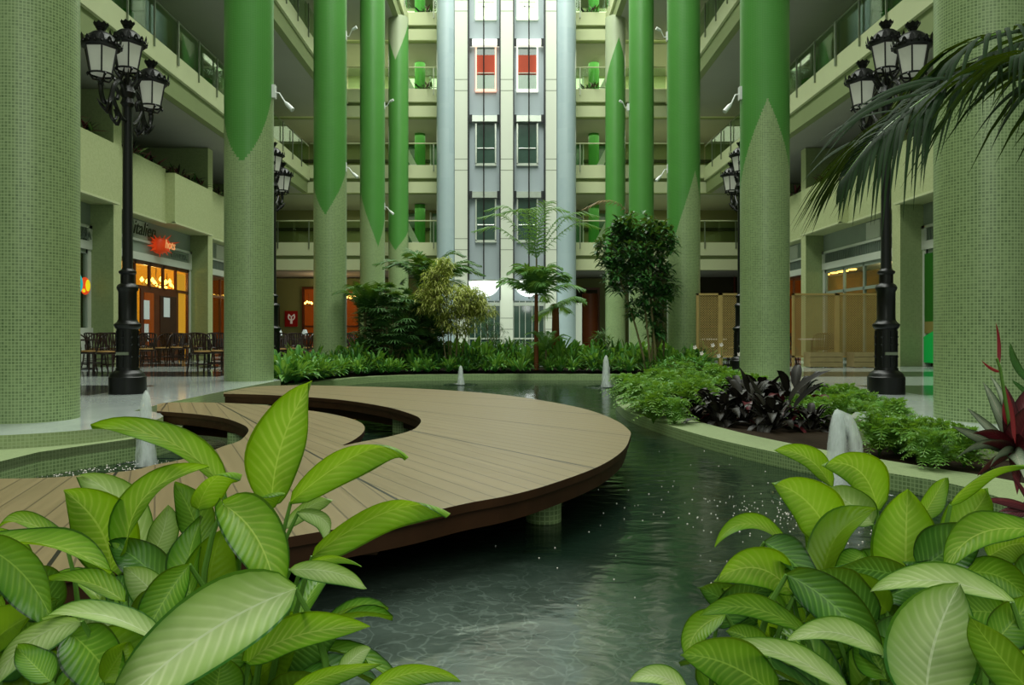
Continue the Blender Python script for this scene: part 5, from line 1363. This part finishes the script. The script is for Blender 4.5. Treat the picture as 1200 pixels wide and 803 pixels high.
shrub(-1.5,20.75,[(0,1.75,.72,.5),(-.35,2.35,.42,.42),(.55,1.8,.5,.4),(.2,1.25,.6,.38),(-.6,1.8,.4,.4),(.85,1.5,.35,.26),(-.2,2.75,.25,.25)],6500,.2,.045,'yellow green bushy shrub with thin stems in front of the lift tower','yellow_leaf',[(-.1,-.35,1.9),(0,0,1.9),(.1,.3,1.7),(.2,.5,1.5),(-.05,-.15,2.2),(.15,.15,1.6)],'yellow_shrub','lance',.5,tr=.018,seed=4)
shrub(3.3,20.2,[(.1,3.65,.62,.4),(.3,3.1,.85,.5),(-.62,3.0,.4,.42),(.35,2.45,.7,.45),(-.3,2.3,.45,.42),(.75,3.4,.42,.4),(.55,1.8,.45,.4),(.1,1.55,.3,.3),(-.3,3.6,.35,.3),(.85,2.2,.3,.4),(.6,1.1,.3,.35)],3900,.27,.13,'glossy dark green tree with several thin trunks right of centre','tree_leaf',[(.35,-.45,2.6),(.45,.1,3.2),(.6,.3,3.4),(.75,.55,2.8),(.85,.8,3.2),(.5,.6,2.4)],'leafy_tree','ell',.2,tr=.03,seed=8)
shrub(-.55,22.0,[(0,.95,.35,.5),(.3,.8,.3,.35)],420,.18,.03,'small dark upright shrub between the yellow shrub and the centre palm','tree_leaf',[(0,0,.9),(.2,.25,.8)],'dark_shrub','lance',.5,seed=12)
shrub(2.75,22.4,[(0,.55,.35,.45)],260,.3,.05,'dark spiky shrub left of the leafy tree trunks','palm_dark',[(0,0,.5)],'dark_shrub','lance',.2,seed=13)
shrub(-.2,24.2,[(0,.35,2.2,.35)],700,.22,.07,'low dark hedge behind the centre planting','tree_leaf',[(0,0,.3)],'low_hedge','ell',.3,seed=14)
# white flowers in front of trellis
fm=[]; 
for i,(px,py) in enumerate(((835,405.5),(845,405),(822,415),(842,418),(814,408),(866,416))):
    p=W(px,py,17.5); e=empty('white_flower',p,label='small white flower above the ferns in front of the trellis',cat='flower',group='white flowers in front of the trellis')
    m=MB()
    for k in range(5):
        a=k*2*PI/5; d=Vector((math.cos(a)*.7,-.2,math.sin(a)*.7+.25)); leaf(m,p,p+d*.075,p+d*.04+Vector((0,-.02,0)),Vector((-math.sin(a),.1,math.cos(a))),.06,'ell',4,1)
    m.build('petals',M['sign_white'],e); MB().tube([p,(p.x+.02,p.y+.02,p.z-.25),(p.x+.05,p.y+.05,-.2)],[.006]*3,4).build('stem',M['stalk'],e)
shrub(4.05,17.6,[(0,.15,.7,.2)],420,.17,.07,'low leafy plants with white flowers in front of the trellis','cover',[(0,0,.1)],'low_shrub','ell',.2,z0=-.2,seed=17)
# little dark plants in the balcony planters
RB2=random.Random(31)
pot=[]
def tuft(n,L,mats):
    m=MB()
    for i in range(n):
        a=RB2.uniform(0,6.28); el=RB2.uniform(-.1,1.2); l=L*RB2.uniform(.5,1.1); o_=Vector((RB2.uniform(-.15,.15),RB2.uniform(-.35,.35),0)); d=Vector((math.cos(a)*math.cos(el),math.sin(a)*math.cos(el),math.sin(el)))
        leaf(m,o_,o_+d*l-Vector((0,0,.15*l)),o_+d*l*.5,Vector((-math.sin(a),math.cos(a),0)),l*.22,'lance',3,1,mi=RB2.randrange(len(mats)))
    return m.build('balcony_plant',mats)
tf=tuft(46,.45,[M['tree_leaf'],M['darkred'],M['darkleaf']])
for s in (-1,1):
    for y in (16.2,18.6,20.4,22.6,24.1,25.6,27.2,29.2,31.4): 
        c=clone(tf,s*11.25,y,6.2,RB2.uniform(0,6),RB2.uniform(1.1,1.5),'dark reddish bushy plant sitting in the %s wall balcony boxes'%('left' if s<0 else 'right'),'bushy plants in the %s balcony boxes'%('left' if s<0 else 'right'))
for top in (12.7,16.4):
    for s in (-1,1):
        clone(tf,s*4.0,37.6,top+.1,.5,1.5,'dark plant on the far gallery floor edge, %s of the tower, %s'%('left' if s<0 else 'right','third floor' if top<13 else 'fourth floor'))
bpy.data.objects.remove(tf)
# ================================================================== LIGHT AND CAMERA
w=bpy.data.worlds.new('World'); sc.world=w; w.use_nodes=True; bg=w.node_tree.nodes['Background']
bg.inputs[0].default_value=(.78,.9,.72,1); bg.inputs[1].default_value=.32
def area(name,loc,sx,sy,power,color,rot=(0,0,0)):
    l=bpy.data.lights.new(name,'AREA'); l.shape='RECTANGLE'; l.size=sx; l.size_y=sy; l.energy=power; l.color=color
    o=bpy.data.objects.new(name,l); col.objects.link(o); o.location=loc; o.rotation_euler=rot; return o
area('skylight',(0,19,21.5),9,34,6900,(.95,1.0,.9))
area('entrance_daylight',(0,-5,6),9,5,380,(.95,1.0,.88),(math.radians(68),0,0))  # unseen fill behind the camera, added to light the foreground
def point(name,loc,power,color,r=.2):
    l=bpy.data.lights.new(name,'POINT'); l.energy=power; l.color=color; l.shadow_soft_size=r
    o=bpy.data.objects.new(name,l); col.objects.link(o); o.location=loc
point('cafe_light',(-12.4,26.5,2.7),60,(1,.65,.25)); point('cafe_light',(-12.4,31,2.7),30,(1,.45,.15)); point('shop_light',(12.6,25.5,2.9),40,(1,.8,.45)); point('shop_light',(12.6,31,2.7),25,(1,.5,.2))
point('lobby_light',(-9.5,39.5,3.0),40,(1,.7,.4)); point('bowl_glow',(-1,33.5,2.2),10,(.95,1,.95)); point('bowl_glow',(1,33.5,2.2),10,(.95,1,.95))
for z,p in ((6.6,60),(10.4,90),(14.2,190),(18.0,240)):
    for s in (-1,1): area('gallery_light',(s*7,39.8,z+.85),7,3,p,(.95,1,.75))  # unseen area lamps added to brighten the far gallery rooms
cam=bpy.data.cameras.new('camera'); co=bpy.data.objects.new('camera',cam); col.objects.link(co)
co.location=(0,0,EYE); co.rotation_euler=(PI/2,0,0); cam.sensor_width=36; cam.lens=27.0; cam.clip_start=.05; cam.clip_end=200
cam.shift_x=(600-CX)/1200; cam.shift_y=-(401.5-CY)/1200
sc.camera=co
sc.view_settings.view_transform='Standard'; sc.view_settings.look='None'; sc.view_settings.exposure=0.0
